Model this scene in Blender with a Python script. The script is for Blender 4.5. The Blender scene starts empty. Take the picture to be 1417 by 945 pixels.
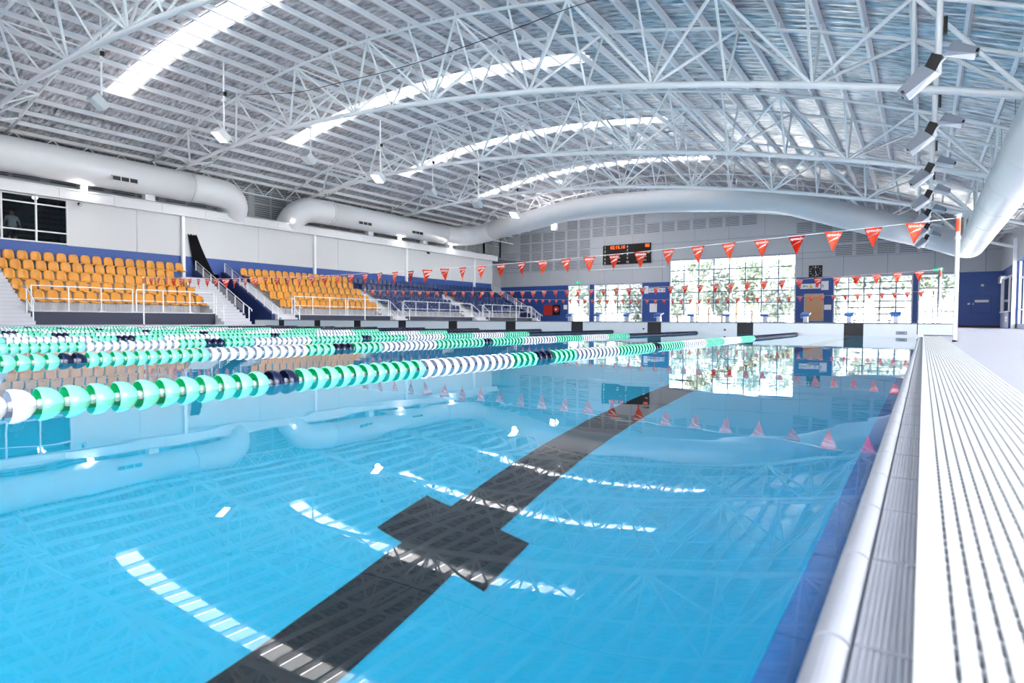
import bpy, bmesh, math, random
import numpy as np
from mathutils import Vector, Matrix
random.seed(7)
SC = bpy.context.scene
COL = SC.collection
# ------------------------------------------------------------------ camera
F_PX, YAW, PITCH, ROLL, CAM_H = 835.0, 0.597718, 0.034025, -0.0053155, 0.308476
cd = bpy.data.cameras.new('camera'); cam = bpy.data.objects.new('camera', cd); COL.objects.link(cam)
cd.sensor_fit = 'HORIZONTAL'; cd.sensor_width = 36.0; cd.lens = F_PX / 1417.0 * 36.0
cd.clip_start = 0.02; cd.clip_end = 500
fw = Vector((-math.sin(YAW)*math.cos(PITCH), math.cos(YAW)*math.cos(PITCH), -math.sin(PITCH)))
r0 = Vector((math.cos(YAW), math.sin(YAW), 0)); d0 = fw.cross(r0)
rr = math.cos(ROLL)*r0 + math.sin(ROLL)*d0
dd = -math.sin(ROLL)*r0 + math.cos(ROLL)*d0
cam.matrix_world = Matrix(((rr.x, -dd.x, -fw.x, 0), (rr.y, -dd.y, -fw.y, 0), (rr.z, -dd.z, -fw.z, CAM_H), (0, 0, 0, 1)))
SC.camera = cam
cd.dof.use_dof = True; cd.dof.focus_distance = 9.0; cd.dof.aperture_fstop = 5.0
# ------------------------------------------------------------------ light and exposure
world = bpy.data.worlds.new('sky'); SC.world = world; world.use_nodes = True
bg = world.node_tree.nodes['Background']
bg.inputs['Color'].default_value = (0.97, 0.955, 1.0, 1); bg.inputs['Strength'].default_value = 4.0
sd = bpy.data.lights.new('sun', 'SUN'); sd.energy = 8.0; sd.angle = 0.03; sd.color = (1.0, 0.97, 0.92)
sun = bpy.data.objects.new('sun', sd); COL.objects.link(sun)
sun.rotation_euler = (math.radians(-8), math.radians(12), 0)
def portal(name, loc, rot, sx, sy):            # guides sky sampling through a glazed opening, adds no light
    l = bpy.data.lights.new(name, 'AREA'); l.shape = 'RECTANGLE'; l.size = sx; l.size_y = sy
    l.cycles.is_portal = True
    o = bpy.data.objects.new(name, l); COL.objects.link(o); o.location = loc; o.rotation_euler = rot
portal('sky_portal', (4.75, 18.5, 2.1), (0, math.radians(90), 0), 3.5, 53)
portal('sky_portal', (-12.5, 53.5, 2.9), (math.radians(-90), 0, 0), 34, 5.9)
portal('sky_portal', (-4, -12.3, 3.0), (math.radians(90), 0, 0), 16, 5.6)
vs = SC.view_settings
vs.view_transform = 'Standard'; vs.look = 'None'; vs.gamma = 1.0; vs.use_curve_mapping = False
vs.exposure = 2.4
cy = SC.cycles
cy.use_denoising = True; cy.max_bounces = 12; cy.diffuse_bounces = 5; cy.glossy_bounces = 5
cy.transmission_bounces = 8; cy.transparent_max_bounces = 16; cy.caustics_refractive = True; cy.caustics_reflective = True
cy.sample_clamp_indirect = 12
# ------------------------------------------------------------------ materials
MATS = {}
def mat(name, col, rough=0.5, metal=0.0, spec=None, noise=None, bump=None, emit=None, coords='Object'):
    """procedural material: base colour, optional noise=(scale, amount), bump=(scale, strength), emit=(colour, strength)"""
    m = bpy.data.materials.new(name); m.use_nodes = True
    nt = m.node_tree; N = nt.nodes; L = nt.links
    b = N['Principled BSDF']
    b.inputs['Base Color'].default_value = (*col, 1); b.inputs['Roughness'].default_value = rough
    b.inputs['Metallic'].default_value = metal
    if spec is not None: b.inputs['Specular IOR Level'].default_value = spec
    if noise or bump:
        tc = N.new('ShaderNodeTexCoord')
    if noise:
        nz = N.new('ShaderNodeTexNoise'); nz.inputs['Scale'].default_value = noise[0]; nz.inputs['Detail'].default_value = 4
        L.new(tc.outputs[coords], nz.inputs['Vector'])
        mx = N.new('ShaderNodeMix'); mx.data_type = 'RGBA'
        a = noise[1]
        mx.inputs['A'].default_value = (*[max(0, c*(1-a)) for c in col], 1)
        mx.inputs['B'].default_value = (*[min(1, c*(1+a)) for c in col], 1)
        L.new(nz.outputs['Fac'], mx.inputs['Factor']); L.new(mx.outputs['Result'], b.inputs['Base Color'])
    if bump:
        nb = N.new('ShaderNodeTexNoise'); nb.inputs['Scale'].default_value = bump[0]; nb.inputs['Detail'].default_value = 3
        L.new(tc.outputs[coords], nb.inputs['Vector'])
        bp = N.new('ShaderNodeBump'); bp.inputs['Strength'].default_value = bump[1]; bp.inputs['Distance'].default_value = 0.05
        L.new(nb.outputs['Fac'], bp.inputs['Height']); L.new(bp.outputs['Normal'], b.inputs['Normal'])
    if emit:
        b.inputs['Emission Color'].default_value = (*emit[0], 1); b.inputs['Emission Strength'].default_value = emit[1]
    MATS[name] = m
    return m
mat('white_paint', (0.66, 0.66, 0.69), 0.35)
mat('steel_white', (0.88, 0.88, 0.90), 0.3, 0.0)
mat('white_wall', (0.62, 0.62, 0.64), 0.55, noise=(0.7, 0.03))
mat('grey_cladding', (0.50, 0.52, 0.56), 0.5, noise=(0.5, 0.03))
mat('grey_recess', (0.26, 0.27, 0.32), 0.6)
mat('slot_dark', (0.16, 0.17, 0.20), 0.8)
mat('blue_wall', (0.027, 0.080, 0.31), 0.5, noise=(14, 0.12))
mat('navy_wall', (0.017, 0.034, 0.13), 0.5, noise=(6, 0.1))
mat('front_panel', (0.018, 0.023, 0.050), 0.55, noise=(5, 0.15))
mat('concrete', (0.55, 0.55, 0.58), 0.7, noise=(4, 0.08))
mat('deck', (0.52, 0.52, 0.60), 0.45, noise=(9, 0.07), bump=(160, 0.12))
mat('tile_white', (0.40, 0.41, 0.46), 0.45, spec=0.3, noise=(30, 0.05))
mat('tile_grey', (0.46, 0.47, 0.52), 0.3, noise=(30, 0.08))
mat('grout', (0.20, 0.21, 0.24), 0.8)
mat('tile_blue', (0.035, 0.17, 0.46), 0.2, noise=(60, 0.35))
mat('grate_white', (0.74, 0.74, 0.74), 0.35)
mat('pool_floor', (0.012, 0.60, 0.90), 0.4, noise=(1.5, 0.04))
mat('pool_black', (0.003, 0.005, 0.012), 0.4)
mat('galv', (0.84, 0.83, 0.86), 0.4, 0.1, noise=(3, 0.12))
mat('duct_white', (0.70, 0.70, 0.73), 0.38, noise=(2, 0.02))
mat('orange_seat', (0.66, 0.27, 0.02), 0.35, noise=(9, 0.12))
mat('blue_seat', (0.010, 0.030, 0.13), 0.35, noise=(9, 0.15))
mat('bracket', (0.35, 0.36, 0.40), 0.4, 0.6)
mat('rail_white', (0.82, 0.83, 0.85), 0.25)
mat('black', (0.004, 0.004, 0.005), 0.5)
mat('black_cloth', (0.010, 0.010, 0.012), 0.9, bump=(18, 0.5))
mat('grey_lamp', (0.46, 0.48, 0.55), 0.4, 0.2)
mat('lamp_body', (0.42, 0.44, 0.48), 0.4, 0.3)
mat('mullion_grey', (0.09, 0.11, 0.20), 0.5)
mat('lamp_glass', (0.75, 0.78, 0.8), 0.1)
mat('lamp_lit', (1, 1, 1), 0.3, emit=((1.0, 0.98, 0.95), 12))
mat('lamp_warm', (1, 1, 1), 0.3, emit=((1.0, 0.95, 0.85), 20))
mat('float_mint', (0.20, 0.80, 0.54), 0.18)
mat('float_green', (0.010, 0.52, 0.16), 0.2)
mat('float_white', (0.84, 0.85, 0.90), 0.18)
mat('float_navy', (0.010, 0.013, 0.045), 0.2)
mat('float_grey', (0.45, 0.48, 0.60), 0.2)
mat('cable', (0.30, 0.30, 0.32), 0.5)
mat('flag_red', (0.80, 0.085, 0.025), 0.5)
mat('print_white', (0.90, 0.90, 0.90), 0.5)
mat('bulk_white', (0.50, 0.53, 0.56), 0.3)
mat('bulk_black', (0.004, 0.004, 0.007), 0.6)
mat('sign_green', (0.02, 0.5, 0.25), 0.4, emit=((0.05, 0.9, 0.5), 0.1))
mat('cork', (0.62, 0.36, 0.20), 0.8, noise=(60, 0.15))
mat('led_red', (1, 0.05, 0.01), 0.5, emit=((1.0, 0.13, 0.01), 0.5))
mat('board_dark', (0.010, 0.004, 0.004), 0.7)
mat('fire_red', (0.55, 0.03, 0.02), 0.5)
mat('teal', (0.02, 0.35, 0.45), 0.4)
mat('yellow', (0.85, 0.5, 0.02), 0.5)
mat('foliage', (0.30, 0.34, 0.27), 0.7, noise=(2, 0.4))
mat('bark', (0.14, 0.10, 0.07), 0.9)
mat('bounce_ground', (0.52, 0.52, 0.48), 0.9, noise=(0.6, 0.3))  # outside ground, tone raised to throw sunlight up onto the roof
mat('skin', (0.62, 0.36, 0.26), 0.5)
mat('shirt', (0.78, 0.78, 0.78), 0.8)
mat('shorts', (0.03, 0.04, 0.08), 0.8)
mat('hair', (0.05, 0.03, 0.02), 0.7)
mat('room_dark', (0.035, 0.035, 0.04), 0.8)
mat('block_blue', (0.03, 0.16, 0.55), 0.4)
def foil():
    m = mat('roof_foil', (0.70, 0.70, 0.74), 0.30, 0.85)
    nt = m.node_tree; N = nt.nodes; L = nt.links; b = N['Principled BSDF']
    tc = N.new('ShaderNodeTexCoord'); mp = N.new('ShaderNodeMapping'); mp.inputs['Scale'].default_value = (1.6, 5.5, 1)
    L.new(tc.outputs['Object'], mp.inputs['Vector'])
    n = N.new('ShaderNodeTexNoise'); n.inputs['Scale'].default_value = 1.4; n.inputs['Detail'].default_value = 5
    L.new(mp.outputs['Vector'], n.inputs['Vector'])
    bp = N.new('ShaderNodeBump'); bp.inputs['Strength'].default_value = 0.55; bp.inputs['Distance'].default_value = 0.06
    L.new(n.outputs['Fac'], bp.inputs['Height']); L.new(bp.outputs['Normal'], b.inputs['Normal'])
    cr = N.new('ShaderNodeValToRGB'); cr.color_ramp.elements[0].position = .35; cr.color_ramp.elements[1].position = .65
    cr.color_ramp.elements[0].color = (.30, .30, .33, 1); cr.color_ramp.elements[1].color = (.80, .79, .83, 1)
    L.new(n.outputs['Fac'], cr.inputs['Fac']); L.new(cr.outputs['Color'], b.inputs['Base Color'])
foil()
def water():
    m = mat('water', (1, 1, 1), 0.0); nt = m.node_tree; N = nt.nodes; L = nt.links; b = N['Principled BSDF']
    b.inputs['Transmission Weight'].default_value = 1.0; b.inputs['IOR'].default_value = 1.333
    tc = N.new('ShaderNodeTexCoord')
    n = N.new('ShaderNodeTexNoise'); n.inputs['Scale'].default_value = 2.2; n.inputs['Detail'].default_value = 2
    L.new(tc.outputs['Object'], n.inputs['Vector'])
    bp = N.new('ShaderNodeBump'); bp.inputs['Strength'].default_value = 0.06; bp.inputs['Distance'].default_value = 0.02
    L.new(n.outputs['Fac'], bp.inputs['Height']); L.new(bp.outputs['Normal'], b.inputs['Normal'])
water()
def thin_glass(name, tint):
    m = bpy.data.materials.new(name); m.use_nodes = True; nt = m.node_tree; N = nt.nodes; L = nt.links
    N.clear(); out = N.new('ShaderNodeOutputMaterial'); mx = N.new('ShaderNodeMixShader'); t = N.new('ShaderNodeBsdfTransparent')
    g = N.new('ShaderNodeBsdfGlossy'); fr = N.new('ShaderNodeFresnel'); fr.inputs['IOR'].default_value = 1.5
    t.inputs['Color'].default_value = (*tint, 1); g.inputs['Roughness'].default_value = 0.01
    L.new(fr.outputs[0], mx.inputs[0]); L.new(t.outputs[0], mx.inputs[1]); L.new(g.outputs[0], mx.inputs[2]); L.new(mx.outputs[0], out.inputs[0])
    MATS[name] = m
thin_glass('glass', (.95, .97, .97)); thin_glass('glass_dark', (.55, .6, .62))
def translucent():
    m = bpy.data.materials.new('skylight'); m.use_nodes = True; nt = m.node_tree; N = nt.nodes; L = nt.links
    N.clear(); out = N.new('ShaderNodeOutputMaterial'); mx = N.new('ShaderNodeMixShader'); t = N.new('ShaderNodeBsdfTranslucent'); d = N.new('ShaderNodeBsdfDiffuse')
    t.inputs['Color'].default_value = (.48, .48, .475, 1); d.inputs['Color'].default_value = (.8, .8, .8, 1); mx.inputs[0].default_value = .2
    L.new(t.outputs[0], mx.inputs[1]); L.new(d.outputs[0], mx.inputs[2]); L.new(mx.outputs[0], out.inputs[0])
    MATS['skylight'] = m
translucent()
# ------------------------------------------------------------------ helpers
def link(o, parent=None):
    COL.objects.link(o)
    if parent is not None: o.parent = parent
    return o
def wloc(o):
    v = Vector(o.location)
    while o.parent is not None:
        o = o.parent; v = v + Vector(o.location)
    return v
def tag(o, label=None, cat=None, group=None, kind=None):
    if label: o['label'] = label
    if cat: o['category'] = cat
    if group: o['group'] = group
    if kind: o['kind'] = kind
    return o
def empty(name, loc, label=None, cat=None, group=None, kind=None, parent=None):
    o = bpy.data.objects.new(name, None); o.empty_display_size = .2; link(o, parent)
    o.location = Vector(loc) - (wloc(parent) if parent is not None else Vector())
    return tag(o, label, cat, group, kind)
def from_bm(name, bm, m, parent=None, loc=(0, 0, 0), smooth=False, world=True):
    """bm is in world coordinates minus loc; children are placed relative to the (unrotated) parent"""
    me = bpy.data.meshes.new(name); bm.normal_update(); bm.to_mesh(me); bm.free()
    for k in ([m] if isinstance(m, str) else m): me.materials.append(MATS[k])
    if smooth:
        for p in me.polygons: p.use_smooth = True
    o = bpy.data.objects.new(name, me); link(o, parent)
    o.location = Vector(loc) - (wloc(parent) if parent is not None and world else Vector())
    return o
def bm_box(bm, x0, x1, y0, y1, z0, z1, mi=0):
    vs_ = [bm.verts.new((x, y, z)) for x in (x0, x1) for y in (y0, y1) for z in (z0, z1)]
    for q in ((0, 1, 3, 2), (4, 6, 7, 5), (0, 4, 5, 1), (2, 3, 7, 6), (0, 2, 6, 4), (1, 5, 7, 3)):
        f = bm.faces.new([vs_[i] for i in q]); f.material_index = mi
    return vs_
_box = {}
def box(name, x0, x1, y0, y1, z0, z1, m, parent=None, bevel=0.0):
    """one box object, origin at its base centre; plain boxes share one unit mesh per material"""
    c = Vector(((x0+x1)/2, (y0+y1)/2, z0)); sx, sy, sz = abs(x1-x0), abs(y1-y0), abs(z1-z0)
    if bevel:
        bm = bmesh.new(); bm_box(bm, -sx/2, sx/2, -sy/2, sy/2, 0, sz)
        bmesh.ops.bevel(bm, geom=list(bm.edges), offset=bevel, segments=2, affect='EDGES', profile=.6)
        return from_bm(name, bm, m, parent, c)
    if m not in _box:
        bm = bmesh.new(); bm_box(bm, -.5, .5, -.5, .5, 0, 1); me = bpy.data.meshes.new('unit_box'); bm.normal_update(); bm.to_mesh(me); bm.free()
        bmesh_fix(me); me.materials.append(MATS[m]); _box[m] = me
    o = bpy.data.objects.new(name, _box[m]); link(o, parent)
    o.location = c - (wloc(parent) if parent is not None else Vector()); o.scale = (sx, sy, sz)
    return o
def bmesh_fix(me):
    b = bmesh.new(); b.from_mesh(me); bmesh.ops.recalc_face_normals(b, faces=b.faces); b.to_mesh(me); b.free()
_tube = {}
def tube(name, a, b, r, m, parent=None, seg=10):
    """straight round bar from a to b, shares a unit cylinder per material"""
    a, b = Vector(a), Vector(b)
    key = (m, seg)
    if key not in _tube:
        bm = bmesh.new(); bmesh.ops.create_cone(bm, cap_ends=True, segments=seg, radius1=1, radius2=1, depth=1, matrix=Matrix.Translation((0, 0, .5)))
        me = bpy.data.meshes.new('unit_bar'); bm.to_mesh(me); bm.free(); me.materials.append(MATS[m])
        for p in me.polygons: p.use_smooth = len(p.vertices) == 4
        _tube[key] = me
    o = bpy.data.objects.new(name, _tube[key]); link(o, parent)
    d = b - a
    o.rotation_mode = 'QUATERNION'; o.rotation_quaternion = Vector((0, 0, 1)).rotation_difference(d.normalized())
    o.location = a - (wloc(parent) if parent is not None else Vector()); o.scale = (r, r, d.length)
    return o
def bm_path(bm, pts, r, seg=10, caps=True, mi=0):
    """round tube swept along pts; r number or list"""
    pts = [Vector(p) for p in pts]; n = len(pts); rs = r if isinstance(r, (list, tuple)) else [r]*n
    rings = []; up = Vector((0, 0, 1))
    t0 = (pts[1]-pts[0]).normalized()
    u = t0.cross(up); u = u.normalized() if u.length > 1e-4 else Vector((1, 0, 0))
    for i, p in enumerate(pts):
        t = (pts[min(i+1, n-1)] - pts[max(i-1, 0)]).normalized()
        u = (u - t*u.dot(t)).normalized(); v = t.cross(u)
        rings.append([bm.verts.new(p + (u*math.cos(2*math.pi*k/seg) + v*math.sin(2*math.pi*k/seg))*rs[i]) for k in range(seg)])
    for i in range(n-1):
        for k in range(seg):
            f = bm.faces.new((rings[i][k], rings[i][(k+1) % seg], rings[i+1][(k+1) % seg], rings[i+1][k])); f.smooth = True; f.material_index = mi
    if caps:
        bm.faces.new(rings[0][::-1]).material_index = mi; bm.faces.new(rings[-1]).material_index = mi
    return rings
def path(name, pts, r, m, parent=None, seg=10, caps=True):
    c = Vector(pts[0]); bm = bmesh.new(); bm_path(bm, [Vector(p)-c for p in pts], r, seg, caps)
    return from_bm(name, bm, m, parent, c)
def poly_prism(name, pts, d, m, parent=None):
    """planar polygon pts (3D) extruded by vector d"""
    pts = [Vector(p) for p in pts]; c = pts[0].copy(); d = Vector(d)
    bm = bmesh.new(); a = [bm.verts.new(p-c) for p in pts]; b = [bm.verts.new(p-c+d) for p in pts]; n = len(pts)
    bm.faces.new(a); bm.faces.new(b[::-1])
    for i in range(n): bm.faces.new((a[i], b[i], b[(i+1) % n], a[(i+1) % n]))
    bmesh.ops.recalc_face_normals(bm, faces=bm.faces)
    return from_bm(name, bm, m, parent, c)
def text_mesh(txt, size, depth=0.004, shear=0.0):
    cu = bpy.data.curves.new('lettering', 'FONT'); cu.body = txt; cu.size = size; cu.extrude = depth; cu.align_x = 'CENTER'; cu.align_y = 'CENTER'
    cu.shear = shear; cu.resolution_u = 2
    o = bpy.data.objects.new('lettering', cu); COL.objects.link(o)
    dg = bpy.context.evaluated_depsgraph_get(); me = bpy.data.meshes.new_from_object(o.evaluated_get(dg))
    bpy.data.objects.remove(o); bpy.data.curves.remove(cu)
    return me
def text(name, txt, size, loc, m, parent, rot=(math.pi/2, 0, 0), shear=0.0):
    me = text_mesh(txt, size, .004, shear); me.materials.clear(); me.materials.append(MATS[m])
    o = bpy.data.objects.new(name, me); link(o, parent); o.location = Vector(loc) - wloc(parent); o.rotation_euler = rot
    return o
def copy_tree(o, loc=None, parent=None):
    c = o.copy(); COL.objects.link(c)
    if parent is not None: c.parent = parent
    if loc is not None: c.location = loc
    for ch in o.children: copy_tree(ch, None, c)
    return c
def wall_cells(name, us, vs, hole, plane, t0, t1, m, parent=None):
    """one connected wall slab over a grid, with openings left out; plane 'Y' (u=X, v=Z) or 'X' (u=Y, v=Z)"""
    bm = bmesh.new(); V = {}
    def P(i, j, k):
        if (i, j, k) not in V:
            u, v, t = us[i], vs[j], (t0, t1)[k]
            V[(i, j, k)] = bm.verts.new((u, t, v) if plane == 'Y' else (t, u, v))
        return V[(i, j, k)]
    ok = lambda i, j: 0 <= i < len(us)-1 and 0 <= j < len(vs)-1 and not hole((us[i]+us[i+1])/2, (vs[j]+vs[j+1])/2)
    for i in range(len(us)-1):
        for j in range(len(vs)-1):
            if not ok(i, j): continue
            for k in (0, 1): bm.faces.new((P(i, j, k), P(i+1, j, k), P(i+1, j+1, k), P(i, j+1, k)))
            for (di, dj, e) in ((-1, 0, ((i, j), (i, j+1))), (1, 0, ((i+1, j), (i+1, j+1))), (0, -1, ((i, j), (i+1, j))), (0, 1, ((i, j+1), (i+1, j+1)))):
                if not ok(i+di, j+dj): bm.faces.new((P(*e[0], 0), P(*e[1], 0), P(*e[1], 1), P(*e[0], 1)))
    bmesh.ops.recalc_face_normals(bm, faces=bm.faces)
    return from_bm(name, bm, m, parent)
# ------------------------------------------------------------------ layout constants (metres; water at z = 0)
PX0, PX1 = -0.08, -25.13           # pool edges
BY0, BY1 = 16.62, 18.1             # movable bulkhead
FAR = 43.15                        # far pool end
WALL = 53.2                        # end wall
NEAR = -12.0
XR = 4.4                           # side wall by the deck
XL = -35.1                         # side wall behind the stand
DK = 0.02
_b = np.polyfit([-37.5, -35, -29.6, -25.7, -21.5, -16.5, -12, -7.3, -3, 0, 1.6, 4.4, 5.5], [8.4, 8.83, 9.36, 9.40, 9.24, 8.95, 8.40, 7.62, 6.70, 6.0, 5.55, 4.65, 4.25], 4)
_tp = np.polyfit([-37.5, -36.2, -34.2, -31.8, -29.6, -27.4, -23.5, -20, -16, -14, -11.7, -9.1, -4.5, -2.1, 0, 1.7, 4.4, 5.5], [8.1, 8.7, 9.35, 9.95, 10.47, 10.93, 11.32, 11.42, 11.21, 10.98, 10.64, 10.15, 9.10, 8.4, 7.65, 6.98, 5.65, 5.0], 4)
zb = lambda x: float(np.polyval(_b, x))
zt = lambda x: max(float(np.polyval(_tp, x)), zb(x)+.35)
zr = lambda x: zt(x) + 0.42          # roof sheet
# ================================================================== SETTING
# ---- ground outside, decks
bm = bmesh.new(); gx = [-90, -40, 6.2, 70]; gy = [-60, NEAR-.3, WALL+.3, 130]
GV = [[bm.verts.new((x, y, -.3)) for y in gy] for x in gx]
for i in range(3):
    for j in range(3):
        if (i, j) != (1, 1): bm.faces.new((GV[i][j], GV[i+1][j], GV[i+1][j+1], GV[i][j+1]))
g = from_bm('ground', bm, 'bounce_ground'); tag(g, 'ground outside the hall windows, made pale to bounce light onto the roof', kind='structure')
f = box('floor', 0.345, XR+.3, NEAR, WALL, -0.25, DK, 'deck'); tag(f, 'pale lavender grey pool deck beside the slotted grate', kind='structure')
f = box('floor', -38, PX1-.05, NEAR, WALL, -0.25, 0.05, 'deck'); tag(f, 'pool deck strip in front of the seating stand', kind='structure')
f = box('floor', PX1-.05, 0.345, FAR, WALL, -0.25, DK, 'deck'); tag(f, 'deck between the pool end and the glazed end wall', kind='structure')
f = box('floor', PX1-.05, 0.345, NEAR, -8.4, -0.25, DK, 'deck'); tag(f, 'deck at the near end of the pool', kind='structure')
def basin(y0, y1, zf):
    bm = bmesh.new(); x0, x1 = PX1, PX0-.036
    v = [bm.verts.new(p) for p in ((x0, y0, zf), (x1, y0, zf), (x1, y1, zf), (x0, y1, zf), (x0, y0, .0), (x1, y0, .0), (x1, y1, .0), (x0, y1, .0))]
    for q in ((0, 1, 2, 3), (0, 4, 5, 1), (1, 5, 6, 2), (2, 6, 7, 3), (3, 7, 4, 0)): bm.faces.new([v[i] for i in q])
    o = from_bm('pool_basin', bm, 'pool_floor'); tag(o, kind='structure'); return o
b1 = basin(-8.4, BY0, -1.36); tag(b1, 'cyan tiled pool basin on this side of the bulkhead')
b2 = basin(BY1, FAR, -1.7); tag(b2, 'cyan tiled pool basin beyond the bulkhead')
# black lane lines on the pool floor, each with its cross bar
bm = bmesh.new()
for (x0, x1, y0, y1) in ((-.12, .12, -7, 1.56), (-.25, .25, 1.56, 1.83), (-.12, .12, 1.83, 15.0), (-.25, .25, 15.0, 15.27)):
    bm_box(bm, x0, x1, y0, y1, 0, .006)
LANE_X = [-0.131 - 1.25 - 2.5*i for i in range(10)]
ll = from_bm('lane_line', bm, 'pool_black', b1, (LANE_X[0]-.035, 0, -1.36))
for i in range(1, 10):
    c = ll.copy(); COL.objects.link(c); c.parent = b1; c.location = (LANE_X[i]-.035, 0, -1.36)
def water_sheet(y0, y1, lab):
    bm = bmesh.new(); bm.faces.new([bm.verts.new(p) for p in ((PX1, y0, 0), (PX0+.002, y0, 0), (PX0+.002, y1, 0), (PX1, y1, 0))])
    o = from_bm('pool_water', bm, 'water'); tag(o, lab, kind='structure')
water_sheet(-8.4, BY0, 'clear still pool water'); water_sheet(BY1, FAR, 'pool water beyond the bulkhead')
# ---- pool edge tiles on the camera's side: nosing, blue ledge, grate
edge = empty('pool_edge', (PX0, 0, 0)); tag(edge, 'pale ribbed nosing tiles along the pool edge', kind='structure')
prof = [(-.084, -.05)] + [(-.0655 - .0175*math.cos(t*math.pi/12), -.004 + .015*math.sin(t*math.pi/12)) for t in range(0, 13)] + [(-.0475, .001)]
for k in range(8):
    x = -.0462 + k*.0056
    prof += [(x, .0062), (x+.0036, .0068), (x+.0042, .0048), (x+.0052, .0048)]
prof += [(-.0005, .006), (.0005, -.05)]
TL = .2455
bm = bmesh.new(); a = [bm.verts.new((x, 0, z)) for x, z in prof]; b = [bm.verts.new((x, TL, z)) for x, z in prof]
for i in range(len(prof)-1): bm.faces.new((a[i], a[i+1], b[i+1], b[i]))
bm.faces.new(a[::-1]); bm.faces.new(b); bmesh.ops.recalc_face_normals(bm, faces=bm.faces)
t0 = from_bm('nosing_tile', bm, 'tile_white', edge, (0, -2.105, 0))
for k in range(1, 75):
    c = t0.copy(); COL.objects.link(c); c.parent = edge; c.location = t0.location + Vector((0, .25*k, 0))
s0 = box('blue_tile', PX0-.036, PX0-.003, -2.105, -2.105+.247, -.05, -.007, 'tile_blue', edge)
for k in range(1, 75):
    c = s0.copy(); COL.objects.link(c); c.parent = edge; c.location = s0.location + Vector((0, .25*k, 0))
box('grout_bed', PX0-.036, -.001, -2.2, BY0, -.06, -.03, 'grout', edge)
grate = empty('gutter_grate', (.17, 0, 0)); tag(grate, 'white slotted overflow grate running along the pool deck', 'grate')
box('channel', -.0005, .345, -2.2, FAR, -.14, -.12, 'black', grate)
box('grate_bar', .0, .029, -2.2, FAR, -.05, DK, 'grate_white', grate)
for k in range(18):
    x = .031 + .0176*k
    box('grate_bar', x+.0022, x+.0154, -2.2, FAR, -.05, DK, 'grate_white', grate)
rung0 = None
bm = bmesh.new()
for k in range(560):
    y = -1.0 + .0327*k
    if .3 < y < 4.2:
        box('grate_rung', .02, .345, y, y+.009, -.03, DK-.005, 'tile_grey', grate)
    else:
        bm_box(bm, .02, .345, y, y+.009, -.03, DK-.005)
tag(from_bm('grate_rungs', bm, 'tile_grey', grate), kind='stuff')
# ---- roof: sheet with real ribs and skylight openings, purlins, skylight panes
PUR = [-36.35 + 1.125*i for i in range(38)]
SKY_Y = [-4.5, 4.5, 13.0, 22.3, 31.4, 40.6]
SKY_W = .48
xs = [-38.2] + PUR + [6.2]
ys = [NEAR]
y = NEAR
while y < WALL-.01:
    y += .19; ys.append(min(y, WALL))
bm = bmesh.new(); V = []
for j, yy in enumerate(ys):
    off = (.0, .032)[(j//1) % 2]
    V.append([bm.verts.new((x, yy, zr(x)+off)) for x in xs])
def is_sky(x, yy): return -30.8 < x < -11.9 and any(abs(yy-s) < SKY_W for s in SKY_Y)
for j in range(len(ys)-1):
    for i in range(len(xs)-1):
        if is_sky((xs[i]+xs[i+1])/2, (ys[j]+ys[j+1])/2): continue
        bm.faces.new((V[j][i], V[j+1][i], V[j+1][i+1], V[j][i+1]))
roof = from_bm('ceiling', bm, 'roof_foil'); tag(roof, 'curved ribbed silver foil roof lining', kind='structure')
for x in PUR:
    a = math.atan((zr(x+.1)-zr(x-.1))/.2)
    o = box('purlin', -.045, .045, NEAR, WALL, -.21, 0, 'galv', roof)
    o.rotation_euler = (0, -a, 0); o.location = (x+.21*math.sin(a), (NEAR+WALL)/2, zr(x)-.21*math.cos(a)-.004)
for s in SKY_Y:
    for i in range(len(PUR)-1):
        x0, x1 = PUR[i], PUR[i+1]
        if not is_sky((x0+x1)/2, s): continue
        poly_prism('skylight_pane', [(x0+.05, s-SKY_W-.05, zr(x0)+.03), (x1-.05, s-SKY_W-.05, zr(x1)+.03), (x1-.05, s+SKY_W+.05, zr(x1)+.03), (x0+.05, s+SKY_W+.05, zr(x0)+.03)], (0, 0, .012), 'skylight', roof)
    for e in (-1, 1):
        path('skylight_kerb', [(x, s+e*(SKY_W+.04), zr(x)-.02) for x in PUR[5:23]], .03, 'galv', roof, 6)
# ---- end wall
WX = {'door_a': (-29.47, -27.06, 3.88), 'win_b': (-26.59, -21.61, 3.88), 'win_c': (-19.02, -8.56, 5.85), 'win_d': (-5.86, -.68, 3.88), 'door_e': (-.37, 2.05, 3.88)}
def end_hole(x, z): return any(a < x < b and z < t for a, b, t in WX.values())
us = sorted({-40.0, 6.0, XR} | {q for a, b, t in WX.values() for q in (a, b)})
we = wall_cells('wall_end', us, [-.25, 3.88, 5.85, 9.0, 12.6], end_hole, 'Y', WALL, WALL+.25, 'blue_wall')
tag(we, 'blue painted end wall with grey cladding above', kind='structure')
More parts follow.
